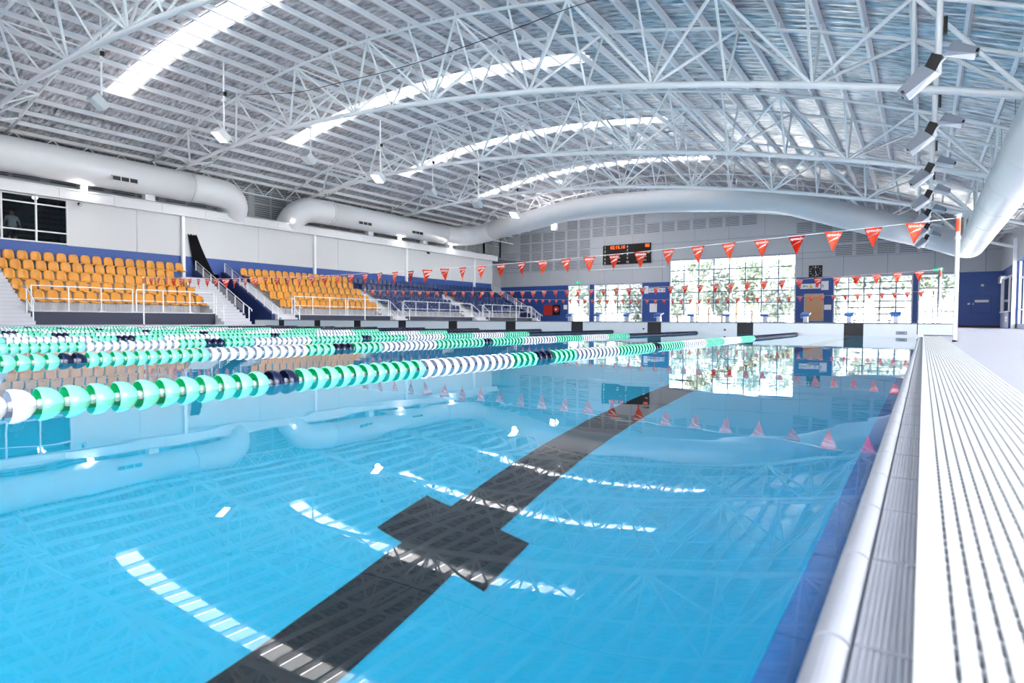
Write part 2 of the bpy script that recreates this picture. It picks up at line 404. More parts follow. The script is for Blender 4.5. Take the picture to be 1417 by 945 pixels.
# grey cladding panels (proud of the wall, open joints) and slotted acoustic panels
def slot_panel():
    bm = bmesh.new(); w, h = 1.2, .88
    bm_box(bm, -w/2, w/2, -.012, .0, 0, h)
    for k in range(6):
        z = .06 + k*.14
        bm_box(bm, -w/2+.03, w/2-.03, -.016, -.010, z, z+.062, 1)
    return bm
sp0 = None
CLX = [-40 + 2.9*i for i in range(17)]
def clad_row(z0, z1):
    for i in range(len(CLX)-1):
        x0, x1 = CLX[i]+.012, min(CLX[i+1], 5.9)-.012
        a, b, t = WX['win_c']
        segs = [(x0, x1)]
        if z0 < t - .05:
            segs = []
            if x0 < a: segs.append((x0, min(x1, a-.01)))
            if x1 > b: segs.append((max(x0, b+.01), x1))
        for (p, q) in segs:
            if q-p > .08: box('cladding_panel', p, q, WALL-.035, WALL, z0+.012, z1-.012, 'grey_cladding', we)
for z0, z1 in ((3.9, 5.42), (5.42, 5.87), (5.87, 7.40), (7.40, 9.38), (9.38, 11.36)): clad_row(z0, z1)
for r in range(6):
    z = 5.47 + r*.98 + (.02 if r % 2 else 0)
    for i in range(30):
        x = -34.6 + 1.45*i*.9655
        top = zb(x) + 1.0
        if z + .9 > top: continue
        if -26.3 < x < -8.3 and z < 7.9: continue
        if x >= -8.3 and (z < 5.4 or x > 1.2 or (x < -6.2 and z < 7)): continue
        if sp0 is None:
            sp0 = from_bm('acoustic_panel', slot_panel(), ['grey_cladding', 'slot_dark'], we, (x, WALL-.036, z))
        else:
            c = sp0.copy(); COL.objects.link(c); c.parent = we; c.location = (x, WALL-.036, z)
def glazing(name, x0, x1, z0, z1, cols, rows, label, kind='structure', y=WALL, fr=.10, mul=.07, zs=None):
    w = empty(name, ((x0+x1)/2, y+.1, z0)); tag(w, label, kind=kind)
    for e in ((x0, x0+fr), (x1-fr, x1)): box('frame', e[0], e[1], y+.02, y+.18, z0, z1, 'white_paint', w)
    for e in ((z0, z0+fr), (z1-fr, z1)): box('frame', x0+fr, x1-fr, y+.02, y+.18, e[0], e[1], 'white_paint', w)
    X = [x0 + (x1-x0)*i/cols for i in range(cols+1)]; Z = zs or [z0 + (z1-z0)*j/rows for j in range(rows+1)]
    for i in range(1, cols): box('mullion', X[i]-mul/2, X[i]+mul/2, y+.02, y+.16, z0+fr, z1-fr, 'mullion_grey', w)
    for j in range(1, len(Z)-1): box('transom', x0+fr, x1-fr, y+.05, y+.15, Z[j]-mul/2, Z[j]+mul/2, 'mullion_grey', w)
    for i in range(cols):
        for j in range(len(Z)-1): box('pane', X[i]+.01, X[i+1]-.01, y+.095, y+.105, Z[j]+.01, Z[j+1]-.01, 'glass', w)
    return w
glazing('door_1', -29.47, -27.06, 0.02, 3.88, 2, 3, 'glazed double door beside the fire hose cabinet', zs=[0.02, 1.1, 2.85, 3.88])
wb = glazing('window_1', -26.59, -21.61, 0.02, 3.88, 4, 7, 'wide window below the scoreboard')
glazing('window_2', -19.02, -8.56, 0.02, 5.85, 8, 6, 'tall gridded window rising above the others')
glazing('window_3', -5.86, -.68, 0.02, 3.88, 5, 8, 'wide window of flat panes beside the glazed door')
glazing('door_2', -.37, 2.05, 0.02, 3.88, 2, 3, 'glazed double door beside the plain blue wall', zs=[0.02, 1.15, 2.85, 3.88])
bm = bmesh.new()
for r_, a0, a1 in ((.55, .3, 4.4), (.42, 3.6, 7.9), (.30, 1.0, 4.5)):
    n = 16; inn, out = [], []
    for k in range(n+1):
        a = a0 + (a1-a0)*k/n; w_ = .09*math.sin(math.pi*k/n)
        inn.append(bm.verts.new((math.cos(a)*(r_-w_), 0, math.sin(a)*(r_-w_)))); out.append(bm.verts.new((math.cos(a)*(r_+w_*.3), 0, math.sin(a)*(r_+w_*.3))))
    for k in range(n): bm.faces.new((inn[k], inn[k+1], out[k+1], out[k]))
from_bm('swirl_decal', bm, 'teal', wb, (-24.9, WALL+.09, 1.35))
# ---- side wall by the deck (XR): glazed along the deck, solid blue with grey above near the corner
wy = [NEAR, 45.0, WALL]
wr = wall_cells('wall_right', [NEAR, -8.0, 45.0, WALL+.2], [-.25, .3, 3.88, 7.2], lambda u, v: -8 < u < 45.0 and .3 < v < 3.88, 'X', XR, XR+.3, 'blue_wall')
tag(wr, 'blue side wall beside the deck', kind='structure')
for i in range(15):
    box('cladding_panel', XR-.035, XR, 49.1-4.1*i, 53.18-4.1*i, 3.9, 7.0, 'white_wall', wr)
wg = empty('window_4', (XR+.15, 18.5, .3)); tag(wg, 'long band of glazing along the side wall above the deck', kind='structure')
for i in range(28):
    y0 = -8 + 53/27*i
    box('mullion', XR+.08, XR+.22, y0-.05 if i else y0, y0+.05 if i < 27 else y0, .3, 3.88, 'white_paint', wg)
    if i < 27:
        for z0, z1 in ((.3, 1.1), (1.1, 2.9), (2.9, 3.88)): box('pane', XR+.145, XR+.155, y0+.03, y0+53/27-.03, z0+.01, z1-.01, 'glass', wg)
for z in (1.1, 2.9): box('transom', XR+.1, XR+.2, -8, 45, z-.03, z+.03, 'white_paint', wg)
# ---- unseen near wall behind the camera, its glazing added to let daylight in
wn = wall_cells('wall_near', [-40, -12, 4.0, 6.0], [-.25, .3, 5.8, 12.6], lambda u, v: -12 < u < 4 and .3 < v < 5.8, 'Y', NEAR-.25, NEAR, 'white_wall')
tag(wn, 'unseen white wall with an opening added for daylight behind the near pool end', kind='structure')
wq = empty('added_glazing', (-4, NEAR-.1, .3)); tag(wq, 'unseen band of glazing added to let daylight in behind the near pool end', kind='structure')
for i in range(9):
    x0 = -12 + 2*i
    box('mullion', x0-.04, x0+.04, NEAR-.2, NEAR-.05, .3, 5.8, 'white_paint', wq)
    if i < 8: box('pane', x0+.04, x0+1.96, NEAR-.13, NEAR-.12, .3, 5.8, 'glass', wq)
# ---- side wall behind the stand (XL): white above a blue band, control-room window, beam, recess above
def wl_hole(y, z): return (6.0 < y < 12.41 and 3.95 < z < 6.16) or (18.75 < y < 20.25 and z < 3.0)
wl = wall_cells('wall_left', [NEAR, 6.0, 12.41, 18.75, 20.25, 47.9], [0, 3.0, 3.9, 3.95, 6.16, 6.6], wl_hole, 'X', XL-.2, XL, 'blue_wall')
tag(wl, 'wall behind the seating stand, white boards over a blue band', kind='structure')
seams = [NEAR, -6, 0, 6.0, 12.41, 15.6, 22.8, 29.1, 35.9, 42, 47.9]
for i in range(len(seams)-1):
    y0, y1 = seams[i]+.008, seams[i+1]-.008
    z0 = 3.92 if not (5.9 < (y0+y1)/2 < 12.5) else 6.17
    box('wall_board', XL, XL+.03, y0, y1, z0, 6.18 if z0 > 6 else 6.16, 'white_wall', wl)
tb = empty('trim_1', (XL+.15, 18, 6.16)); tag(tb, 'pale boxed beam capping the wall behind the stand', kind='structure')
yy = NEAR
while yy < 48.4:
    y1 = min(yy+2.4, 48.5); box('beam_board', XL+.005, XL+.34, yy+.006, y1-.006, 6.16, 6.62, 'white_paint', tb); yy += 2.4
box('ledge', XL-.1, XL+.40, NEAR, 48.6, 6.62, 6.68, 'white_paint', tb)
for yb in (4.0, 19.5, 23.2, 29.8, 38.5, 46.0): box('cover_strip', XL+.34, XL+.36, yb, yb+1.5, 6.34, 6.40, 'lamp_glass', tb)
rs = wall_cells('wall_recess', [NEAR, WALL], [6.4, 9.9], lambda u, v: False, 'X', -37.9, -37.7, 'grey_cladding'); tag(rs, 'shaded grey wall set back above the stand', kind='structure')
for i in range(22):
    y0 = -10 + 2.9*i
    for k in range(2):
        c = sp0.copy(); COL.objects.link(c); c.parent = rs; c.location = (-37.69, y0+1.3*k, 7.3); c.rotation_euler = (0, 0, math.pi/2)
        c = sp0.copy(); COL.objects.link(c); c.parent = rs; c.location = (-37.69, y0+1.3*k, 8.25); c.rotation_euler = (0, 0, math.pi/2)
fl = box('floor', -37.8, XL, NEAR, WALL, 6.45, 6.6, 'grey_recess'); tag(fl, 'roof of the rooms behind the stand under the ducts', kind='structure')
wk = wall_cells('wall_corner', [47.9, WALL], [0, 3.88, 9.6], lambda u, v: False, 'X', -37.9, -37.7, 'grey_cladding'); tag(wk, 'shaded grey wall in the corner past the stand', kind='structure')
wc = box('wall_return', -37.8, XL, 47.9, 48.05, 0, 6.6, 'white_paint'); tag(wc, 'end of the white wall behind the stand', kind='structure')
# control room behind the dark window
cw = empty('window_6', (XL-.1, 9.2, 3.95)); tag(cw, 'dark control-room window above the orange seats', kind='structure')
for yb in (6.0, 7.25, 8.52, 9.83-.035, 11.11, 12.375): box('mullion', XL-.06, XL+.05, yb, yb+.07 if yb > 6.1 else yb+.07, 3.95, 6.16, 'white_paint', cw)
for zz in (3.95, 4.46, 5.74, 6.10): box('transom', XL-.05, XL+.045, 6.0, 12.44, zz, zz+.06, 'white_paint', cw)
yl = [6.07, 7.25, 8.52, 9.80, 11.11, 12.38]; zl = [4.01, 4.46, 5.74, 6.10]
for i in range(5):
    for j in range(3): box('pane', XL-.02, XL-.01, yl[i]+.05, yl[i+1]-.02, zl[j]+.03, zl[j+1]-.01, 'glass_dark', cw)
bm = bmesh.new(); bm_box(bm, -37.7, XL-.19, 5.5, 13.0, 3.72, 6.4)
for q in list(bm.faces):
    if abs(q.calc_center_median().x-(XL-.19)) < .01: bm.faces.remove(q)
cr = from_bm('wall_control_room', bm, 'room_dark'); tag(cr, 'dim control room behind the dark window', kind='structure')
# ================================================================== ROOF STEEL
MX = [1.9 - 4.5*k for k in range(9)]          # main bottom nodes
SX = [-.35 - 4.5*k for k in range(8)]         # top nodes between them
def truss(Y, label, w=1.3):
    t = empty('roof_truss', (-16, Y, 4.5), label, 'truss', 'arched roof trusses')
    X = [4.4 - .9*i for i in range(46)]; X = [x for x in X if x > -36.3]
    path('bottom_chord', [(x, Y, zb(x)) for x in X], .095, 'steel_white', t, 10)
    for e in (-w, w): path('top_chord', [(x, Y+e, zt(x)) for x in X], .058, 'steel_white', t, 8)
    for e in (-w, w):
        for x in SX:
            top = (x, Y+e, zt(x))
            tube('web_member', (x, Y, zb(x)), top, .04, 'steel_white', t, 8)
            for xm in (x-2.25, x+2.25): tube('web_member', (xm, Y, zb(xm)), top, .05, 'steel_white', t, 8)
        for x in MX: tube('web_member', (x, Y, zb(x)), (x, Y+e, zt(x)), .04, 'steel_white', t, 8)
        tube('web_member', (1.9, Y, zb(1.9)), (4.2, Y+e, zt(4.2)), .05, 'steel_white', t, 8)
    for x in SX: tube('tie', (x, Y-w, zt(x)), (x, Y+w, zt(x)), .035, 'steel_white', t, 8)
    for e in (-w, w):
        for x in PUR[1:36]:
            if x < 4.2: box('purlin_cleat', x-.04, x+.04, Y+e-.03, Y+e+.03, zt(x), zr(x)-.2, 'steel_white', t)
truss(0, 'white arched roof truss over the open water behind the wide steps')
truss(9, 'white arched roof truss crossing by the dark control-room window')
truss(18, 'white arched roof truss springing from the white column beside the black drape')
truss(27, 'white arched roof truss above the block of orange seats next to the blue seats')
truss(36, 'white arched roof truss just before the curved duct that crosses the hall')
truss(45, 'white arched roof truss partly hidden behind the curved cross duct')
gd = empty('lattice_girder', (-36, 20, 8.5), 'long white lattice girder along the eaves above the stand', 'girder')
for z in (8.45, 9.2): tube('chord', (-36.1, NEAR, z), (-36.1, WALL-.1, z), .05, 'steel_white', gd, 8)
n = 40
for k in range(n):
    y0 = -10.4 + 1.56*k
    tube('diagonal', (-36.1, y0, 8.45), (-36.1, y0+.78, 9.2), .032, 'steel_white', gd, 6)
    tube('diagonal', (-36.1, y0+.78, 9.2), (-36.1, y0+1.56, 8.45), .032, 'steel_white', gd, 6)
for k, Y in enumerate((9, 18, 27, 36, 45)):
    lab = ['by the dark control-room window', 'beside the black drape', 'behind the block of orange seats next to the blue seats', 'behind the block of blue seats next to the orange seats', 'behind the last blue seats'][k]
    c = empty('wall_column', (XL+.12, Y, 0), 'white steel column on the wall ' + lab, 'column', 'columns behind the stand')
    box('post', XL+.04, XL+.22, Y-.08, Y+.08, 2.4, 6.16, 'steel_white', c); box('base_plate', XL+.035, XL+.27, Y-.13, Y+.13, 2.4, 2.44, 'steel_white', c)
    c = empty('wall_column', (XR-.2, Y, 0), None, 'column', 'columns by the deck'); tag(c, 'white steel column on the side wall carrying a truss end by the deck')
    box('post', XR-.22, XR-.04, Y-.1, Y+.1, DK, 5.2, 'steel_white', c); box('base_plate', XR-.27, XR-.02, Y-.16, Y+.16, DK, DK+.03, 'steel_white', c)
# ================================================================== AIR DUCTS
def bend(pts, n=6):
    """smooth polyline through pts (Catmull-Rom)"""
    P = [Vector(p) for p in pts]; out = []
    for i in range(len(P)-1):
        a, b, c, d = P[max(i-1, 0)], P[i], P[i+1], P[min(i+2, len(P)-1)]
        for k in range(n):
            t = k/n; out.append(.5*((2*b) + (c-a)*t + (2*a-5*b+4*c-d)*t*t + (3*b-a-3*c+d)*t**3))
    out.append(P[-1]); return out
def collar(pts, i, r, parent):
    p, q = Vector(pts[i]), Vector(pts[i+1]); d = (q-p).normalized()*.04
    path('flange', [p-d, p+d], r+.03, 'duct_white', parent, 28)
def vent(parent, x, y, z, ny):
    v = box('vent', x, x+.04, y, y+ny, z, z+.3, 'white_paint', parent)
    for k in range(3):
        a = y + .04 + k*(ny-.05)/3
        box('vent_slot', x+.035, x+.05, a, a+(ny-.05)/3-.05, z+.05, z+.25, 'black', parent)
DX, DZ, DR = -34.6, 7.78, .82
d1 = empty('air_duct', (DX, 5, 6.9), 'round white air duct ending in an elbow above the orange seats', 'duct', 'round white ducts')
P1 = [(DX, NEAR+.1, DZ), (DX, 0, DZ), (DX, 10, DZ), (DX, 18.2, DZ)]
path('pipe', P1, DR, 'duct_white', d1, 32)
e1 = bend([(DX, 18.2, DZ), (DX, 19.4, DZ), (DX-.05, 20.45, DZ-.10), (DX-.35, 21.05, DZ-.55), (DX-.85, 21.2, DZ-1.05), (DX-1.0, 21.2, DZ-1.3)], 5)
path('elbow', e1, DR, 'duct_white', d1, 32); collar(e1, 0, DR, d1)
vent(d1, DX+.80, 13.9, 7.25, 1.25); vent(d1, DX+.80, 3.0, 7.25, 1.25)
d2 = empty('air_duct', (DX, 35, 6.9), 'round white air duct arching across the hall and on along the deck side', 'duct', 'round white ducts')
e2 = bend([(DX-1.0, 25.3, DZ-1.3), (DX-.85, 25.3, DZ-1.05), (DX-.35, 25.45, DZ-.5), (DX-.05, 26.1, DZ-.08), (DX, 27.2, DZ), (DX, 28.0, DZ)], 5)
path('elbow', e2, DR, 'duct_white', d2, 32); collar(e2, len(e2)-2, DR, d2)
path('pipe', [(DX, 28.0, DZ), (DX, 34, DZ), (DX, 40.0, DZ)], DR, 'duct_white', d2, 32)
CY = 43.3
e3 = bend([(DX, 40.0, DZ), (DX, 41.2, DZ+.02), (DX+.25, 42.3, DZ+.06), (DX+1.0, 43.05, DZ+.17), (DX+2.1, CY, DZ+.33), (DX+3.0, CY, DZ+.50)], 5)
path('elbow', e3, DR, 'duct_white', d2, 32); collar(e3, len(e3)-2, DR, d2)
cross = [(DX+3.0, CY, DZ+.50), (-27.9, CY, 8.77), (-24.9, CY, 9.2), (-24.0, CY, 9.30), (-20.5, CY, 9.38), (-16.5, CY, 9.24), (-15.7, CY, 9.2), (-9.8, CY, 8.66), (-8.2, CY, 8.42), (-7.4, CY, 8.2), (-4.5, CY, 7.13), (-1.5, CY, 6.02), (0.2, CY, 5.42)]
path('pipe', cross, [.83]*8 + [.82, .82, .80, .77, .72], 'duct_white', d2, 32)
d3 = d2
e4 = bend([(.2, CY, 5.42), (.95, CY-.05, 5.1), (1.6, CY-.5, 4.75), (2.0, CY-1.4, 4.55), (2.07, CY-2.6, 4.52)], 5)
path('elbow', e4, [.72 - .12*i/(len(e4)-1) for i in range(len(e4))], 'duct_white', d3, 32)
path('pipe', [(2.07, NEAR+.1, 4.52), (2.07, 10, 4.52), (2.07, 25, 4.52), (2.07, CY-2.6, 4.52)], .60, 'duct_white', d3, 40)
for k in range(13):
    y = -8 + 3.8*k
    path('seam', [(2.07, y, 4.52), (2.07, y+.03, 4.52)], .607, 'duct_white', d3, 32)
    tube('hanger', (2.07, y+.5, 5.1), (2.07, y+.5, zr(2.07)-.2), .012, 'cable', d3, 6)
vent(d2, DX+.80, 29.9, 7.2, 1.3); vent(d2, DX+.80, 35.4, 7.2, 1.3)
for y in (15.8, 8, 37.5, 31.5): box('bracket', DX-.3, DX+.1, y, y+.5, 6.68, 7.02, 'white_paint', d1 if y < 20 else d2)
# ================================================================== LIGHTS THE HALL HAS
def lamp_light(name, loc, energy, col=(1, .97, .93), rad=.15, spot=None, rot=None, parent=None):
    l = bpy.data.lights.new(name, 'SPOT' if spot else 'POINT'); l.energy = energy; l.color = col; l.shadow_soft_size = rad
    if spot: l.spot_size = spot; l.spot_blend = .5
    o = bpy.data.objects.new(name, l); link(o, parent); o.location = Vector(loc) - (wloc(parent) if parent is not None else Vector())
    if rot: o.rotation_euler = rot
def hang_flood(y, lit, k):
    x, z = -25.0, 8.12
    t = empty('hanging_floodlight', (x, y, z), ('switched-on floodlight glowing on a white drop rod above the far pool edge' if lit else 'unlit grey floodlight on a white drop rod above the far pool edge'), 'floodlight', 'lit hanging floodlights' if lit else 'unlit hanging floodlights')
    tube('drop_rod', (x, y, z+.28), (x, y, zr(x)-.25), .035, 'steel_white', t, 8)
    box('junction_box', x+.04, x+.14, y-.06, y+.06, z+1.75, z+1.9, 'black', t)
    box('rod_bracket', x-.16, x+.16, y-.02, y+.02, z+1.55, z+1.62, 'steel_white', t)
    box('yoke', x-.42, x+.42, y-.05, y+.05, z+.22, z+.30, 'grey_lamp' if not lit else 'white_paint', t)
    h = box('lamp_housing', x-.36, x+.36, y-.28, y+.28, z-.10, z+.20, 'lamp_body' if not lit else 'white_paint', t, .02)
    g_ = box('lamp_lens', x-.33, x+.33, y-.25, y+.25, z-.115, z-.095, 'lamp_glass' if not lit else 'lamp_lit', t)
    ax = Matrix.Rotation(math.radians(-38), 4, 'X') @ Matrix.Rotation(math.radians(14), 4, 'Y')
    for o in (h, g_):
        v = Vector(o.location) - Vector((0, 0, .2)); o.location = ax.to_3x3() @ v + Vector((0, 0, .2)); o.rotation_euler = ax.to_euler()
    if lit: lamp_light('lamp_glow', (x+.1, y-.3, z-.35), 160, spot=2.4, rot=ax.to_euler(), parent=t)
for k, y in enumerate((10.0, 14.67, 19.1, 23.7, 28.0, 32.6, 37.2)): hang_flood(y, k in (1, 3, 6), k)
def side_flood(y, k):
    x, z = .12, 5.0
    t = empty('pole_floodlight', (x, y, z), 'pair of grey floodlight heads with black gear box on a white drop pole', 'floodlight', 'twin floodlights above the pool edge by the deck')
    tube('drop_pole', (x, y, z-.15), (x, y, zr(x)-.25), .055, 'steel_white', t, 10)
    gb = box('gear_box', x-.26, x-.06, y-.08, y+.08, z-.12, z+.22, 'black', t); gb.rotation_euler = (0, math.radians(25), 0)
    def head(sx, sz, tilt, s):
        bm = bmesh.new(); w, d, h = .52*s, .40*s, .12*s
        v = [bm.verts.new(p) for p in ((0, -d/2, 0), (w, -d/2*.9, 0), (w, d/2*.9, 0), (0, d/2, 0), (0.03, -d/2, h), (w*.96, -d/2*.6, h*.8), (w*.96, d/2*.6, h*.8), (.03, d/2, h))]
        for q in ((0, 3, 2, 1), (4, 5, 6, 7), (0, 1, 5, 4), (1, 2, 6, 5), (2, 3, 7, 6), (3, 0, 4, 7)): bm.faces.new([v[i] for i in q])
        bmesh.ops.recalc_face_normals(bm, faces=bm.faces)
        o = from_bm('lamp_head', bm, 'grey_lamp', t, (x+sx, y-.05, z+sz)); o.rotation_euler = tilt
        l = box('lamp_lens', 0, 1, 0, 1, 0, 1, 'lamp_glass', t); l.scale = (w*.9, d*.8, .02); l.rotation_euler = tilt
        l.location = o.location + Matrix.Rotation(tilt[2], 3, 'Z') @ Matrix.Rotation(tilt[1], 3, 'Y') @ Matrix.Rotation(tilt[0], 3, 'X') @ Vector((w/2, 0, -.022))
        for e in (-1, 1):
            c = box('latch', 0, 1, 0, 1, 0, 1, 'black', t); c.scale = (.04, .04, .05)
            c.rotation_euler = tilt; c.location = o.location + Matrix.Rotation(tilt[2], 3, 'Z') @ Matrix.Rotation(tilt[1], 3, 'Y') @ Vector((w-.02, e*d*.33, .02))
    head(-.08, -.10, (math.radians(-50), math.radians(40), math.radians(180)), 1.12)
    head(.10, .22, (math.radians(45), math.radians(22), math.radians(0)), .95)
    tube('arm', (x-.1, y-.05, z-.1), (x+.16, y-.05, z+.16), .02, 'steel_white', t, 6)
    box('junction_box', x+.06, x+.12, y-.05, y+.05, z+.55, z+.85, 'black', t)
for k in range(7): side_flood(13.6+4.5*k, k)
beam_spots = [(13.03, 'below the duct vent by the control-room window'), (24.93, 'below the duct elbow'), (34.97, 'between two duct vents above the blue seats'), (41.27, 'below the duct bend above the last blue seats')]
for y, lab in beam_spots:
    t = empty('beam_spotlight', (XL+.3, y, 6.68), 'small glowing spotlight on the pale beam ' + lab, 'spotlight', 'spotlights on the beam')
    box('lamp_housing', XL+.18, XL+.42, y-.14, y+.14, 6.70, 6.92, 'white_paint', t, .015); box('lamp_lens', XL+.42, XL+.435, y-.12, y+.12, 6.73, 6.90, 'lamp_warm', t)
    box('foot', XL+.25, XL+.35, y-.05, y+.05, 6.68, 6.71, 'white_paint', t)
    lamp_light('lamp_glow', (XL+.6, y, 6.82), 5, rad=.1, parent=t)
t = empty('duct_lamp', (-26.0, 44.4, 8.0), 'bright lamp under the arching duct above the scoreboard', 'lamp')
box('lamp_housing', -26.2, -25.75, 44.3, 44.6, 8.0, 8.75, 'white_paint', t, .03); box('lamp_lens', -26.15, -25.8, 44.28, 44.3, 8.05, 8.6, 'lamp_warm', t); tube('stem', (-25.97, 44.45, 8.7), (-25.97, 44.45, 9.2), .03, 'steel_white', t)
lamp_light('lamp_glow', (-25.97, 44.9, 8.3), 120, rad=.2, parent=t)
t = empty("dome_camera", (-27.6, 15.3, 10.2), 'white dome camera under a purlin', 'camera')
tube('stem', (-27.6, 15.3, zr(-27.6)-.55), (-27.6, 15.3, zr(-27.6)-.2), .05, 'white_paint', t); 
bm = bmesh.new(); bmesh.ops.create_uvsphere(bm, u_segments=14, v_segments=8, radius=.16); from_bm('dome', bm, 'white_paint', t, (-27.6, 15.3, zr(-27.6)-.62), True); tube('collar', (-27.6, 15.3, zr(-27.6)-.62), (-27.6, 15.3, zr(-27.6)-.52), .2, 'white_paint', t, 14)
CABLE = [(-27.0, 16.7, zt(-27)), (-24.0, 16.4, 10.3), (-21.5, 16.0, 9.75), (-18.66, 15.6, 9.38), (-15.2, 15.6, 9.2), (-10.9, 15.6, 9.26), (-8.0, 15.6, 9.36), (-6.2, 16.6, zt(-6.2))]
o = path('roof_cable', bend(CABLE, 4), .012, 'black'); tag(o, 'thin black cable slung between the roof trusses', 'cable')
# ================================================================== SEATING STAND
st = empty('grandstand', (-32.5, 28, .05)); tag(st, 'stepped concrete seating stand along the pool', kind='structure')
TZ = [.62 + .48*k for k in range(5)]; RX = [-29.95] + [-31.38 - .8*k for k in range(4)]
SECT = [(9.25, 17.0), (21.6, 29.25), (30.5, 38.3), (39.8, 47.2)]
def tiers(y0, y1):
    for k in range(5):
        z0 = .05 if k == 0 else TZ[k-1]
        box('tier', XL+.001, RX[k], y0, y1, z0, TZ[k], 'concrete', st)
tiers(9.25, 17.0); tiers(20.52, 47.2)
for y0, y1 in SECT: box('front_panel', RX[0], RX[0]+.03, y0+.02, y1-.02, .055, .59, 'front_panel', st); 
for y0, y1 in SECT: box('edge_strip', RX[0]-.05, RX[0]+.045, y0, y1, .59, .63, 'concrete', st)
def flight(y0, y1, n, x0, z0, rise=.16, run=.27):
    for k in range(n):
        x = x0 - run*k
        box('step', XL+.002 if n > 8 else RX[0]-.02, x, y0+.01, y1-.01, z0+rise*k, z0+rise*(k+1), 'concrete', st)
        box('step_nosing', x, x+.006, y0+.01, y1-.01, z0+rise*(k+1)-.045, z0+rise*(k+1)-.001, 'tile_grey', st)
flight(1.5, 9.2, 16, -29.2, .05); flight(17.02, 18.54, 16, -29.2, .05)
for y0, y1 in ((20.54, 21.58), (29.27, 30.48), (38.32, 39.78), (47.22, 48.0)):
    for k in range(3): box('step', RX[0]-.02, -29.25-.23*k, y0, y1, .05+.19*k, .05+.19*(k+1), 'concrete', st)
    if y0 < 47:
        for k in range(1, 5):
            for h in range(2):
                box('step', RX[k]-.02, RX[k]+.30*(2-h)-.0, y0, y1, TZ[k-1], TZ[k-1]+.16*(h+1), 'concrete', st)
def side_wall(y0, y1, lab):
    o = poly_prism('stand_wall', [(-30.05, y0, .05), (-30.05, y0, .62), (-34.9, y0, 3.15), (XL+.002, y0, 3.15), (XL+.002, y0, .05)], (0, y1-y0, 0), 'navy_wall'); tag(o, lab, kind='structure')
side_wall(18.56, 18.74, 'sloping navy wall between the white steps and the entry passage')
side_wall(20.30, 20.50, 'sloping navy wall between the entry passage and the orange seats')
side_wall(48.02, 48.2, 'sloping navy wall at the far end of the stand')
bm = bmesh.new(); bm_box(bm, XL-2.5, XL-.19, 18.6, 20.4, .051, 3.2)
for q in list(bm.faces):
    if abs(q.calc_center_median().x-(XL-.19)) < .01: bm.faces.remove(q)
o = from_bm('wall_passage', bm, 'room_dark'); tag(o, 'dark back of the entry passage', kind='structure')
bm = bmesh.new()
n, mrows = 18, 8; V = []
for j in range(mrows+1):
    t = j/mrows; ya = 18.30 + .30*t + .1*t*t; yb = 18.84 + 1.0*t**1.2; z = 5.18 - 2.3*t
    V.append([bm.verts.new((XL+.09 + .04*math.sin(i*2.1+.6*t) + .03*t, ya + (yb-ya)*i/n, z + .05*math.sin(i*1.3)*(j == 0))) for i in range(n+1)])
for j in range(mrows):
    for i in range(n): bm.faces.new((V[j][i], V[j][i+1], V[j+1][i+1], V[j+1][i]))
bmesh.ops.solidify(bm, geom=list(bm.faces), thickness=.02)
tag(from_bm('black_drape', bm, 'black_cloth', None, (0, 0, 0), True), 'black cloth drape hanging askew on the white wall above the passage', 'drape')
# ---- seats
def seat_shell():
    prof = [(.245, .385), (.255, .41), (.21, .432), (.10, .425), (-.04, .415), (-.13, .425), (-.185, .47), (-.215, .55), (-.24, .66), (-.262, .78), (-.272, .86), (-.275, .91)]
    wid = [.14, .185, .205, .212, .212, .205, .20, .212, .218, .208, .175, .10]
    bm = bmesh.new(); V = []; nv = 6
    for (x, z), w in zip(prof, wid):
        row = []
        for j in range(nv+1):
            t = -1 + 2*j/nv; c = .035*(t*t)
            row.append(bm.verts.new((x + (c if z > .46 else 0), w*t, z + (c*.6 if z < .46 else 0))))
        V.append(row)
    for i in range(len(V)-1):
        for j in range(nv): bm.faces.new((V[i][j], V[i+1][j], V[i+1][j+1], V[i][j+1]))
    bmesh.ops.recalc_face_normals(bm, faces=bm.faces); bmesh.ops.solidify(bm, geom=list(bm.faces), thickness=.022)
    return bm
PROTO = {}
def seat(color, loc, lab, grp):
    if color not in PROTO:
        o = from_bm('stadium_seat', seat_shell(), color+'_seat', None, loc, True)
        bm = bmesh.new()
        for e in (-.06, .06): bm_box(bm, -.012, .0, e-.006, e+.006, .0, .40)
        bm_box(bm, -.10, .05, -.10, .10, .385, .41)
        from_bm('bracket', bm, 'bracket', o, (0, 0, 0), world=False)
        PROTO[color] = o
    else:
        o = copy_tree(PROTO[color], Vector(loc))
    return tag(o, lab, 'seat', grp)
ROWN = ['front row', 'second row up', 'third row up', 'fourth row up', 'top row']
blocks = [('orange', 'in the block under the control-room window', [(9.47, 16.9), (9.45, 16.9), (9.42, 17.15), (9.40, 16.6), (9.37, 17.5)]),
          ('orange', 'in the block next to the blue seats', [(21.86, 29.05), (21.74, 29.05), (21.62, 29.05), (21.5, 29.05), (21.38, 29.2)]),
          ('blue', 'in the block next to the orange seats', [(30.68, 38.05), (30.6, 37.95), (30.5, 37.8), (30.3, 37.6), (29.7, 37.4)]),
          ('blue', 'in the block beside the end stair', [(40.05, 46.9), (39.95, 46.9), (39.7, 46.9), (39.4, 46.9), (37.9, 46.9)])]
for color, where, rows in blocks:
    for k, (y0, y1) in enumerate(rows):
        n = int(round((y1-y0)/.494))
        for i in range(n+1):
            seat(color, (-31.05-.8*k, y0 + (y1-y0)*i/n, TZ[k]+.002), f'{color} plastic seat, {ROWN[k]}, {where}', f'{color} seats, {ROWN[k]}, {where}')
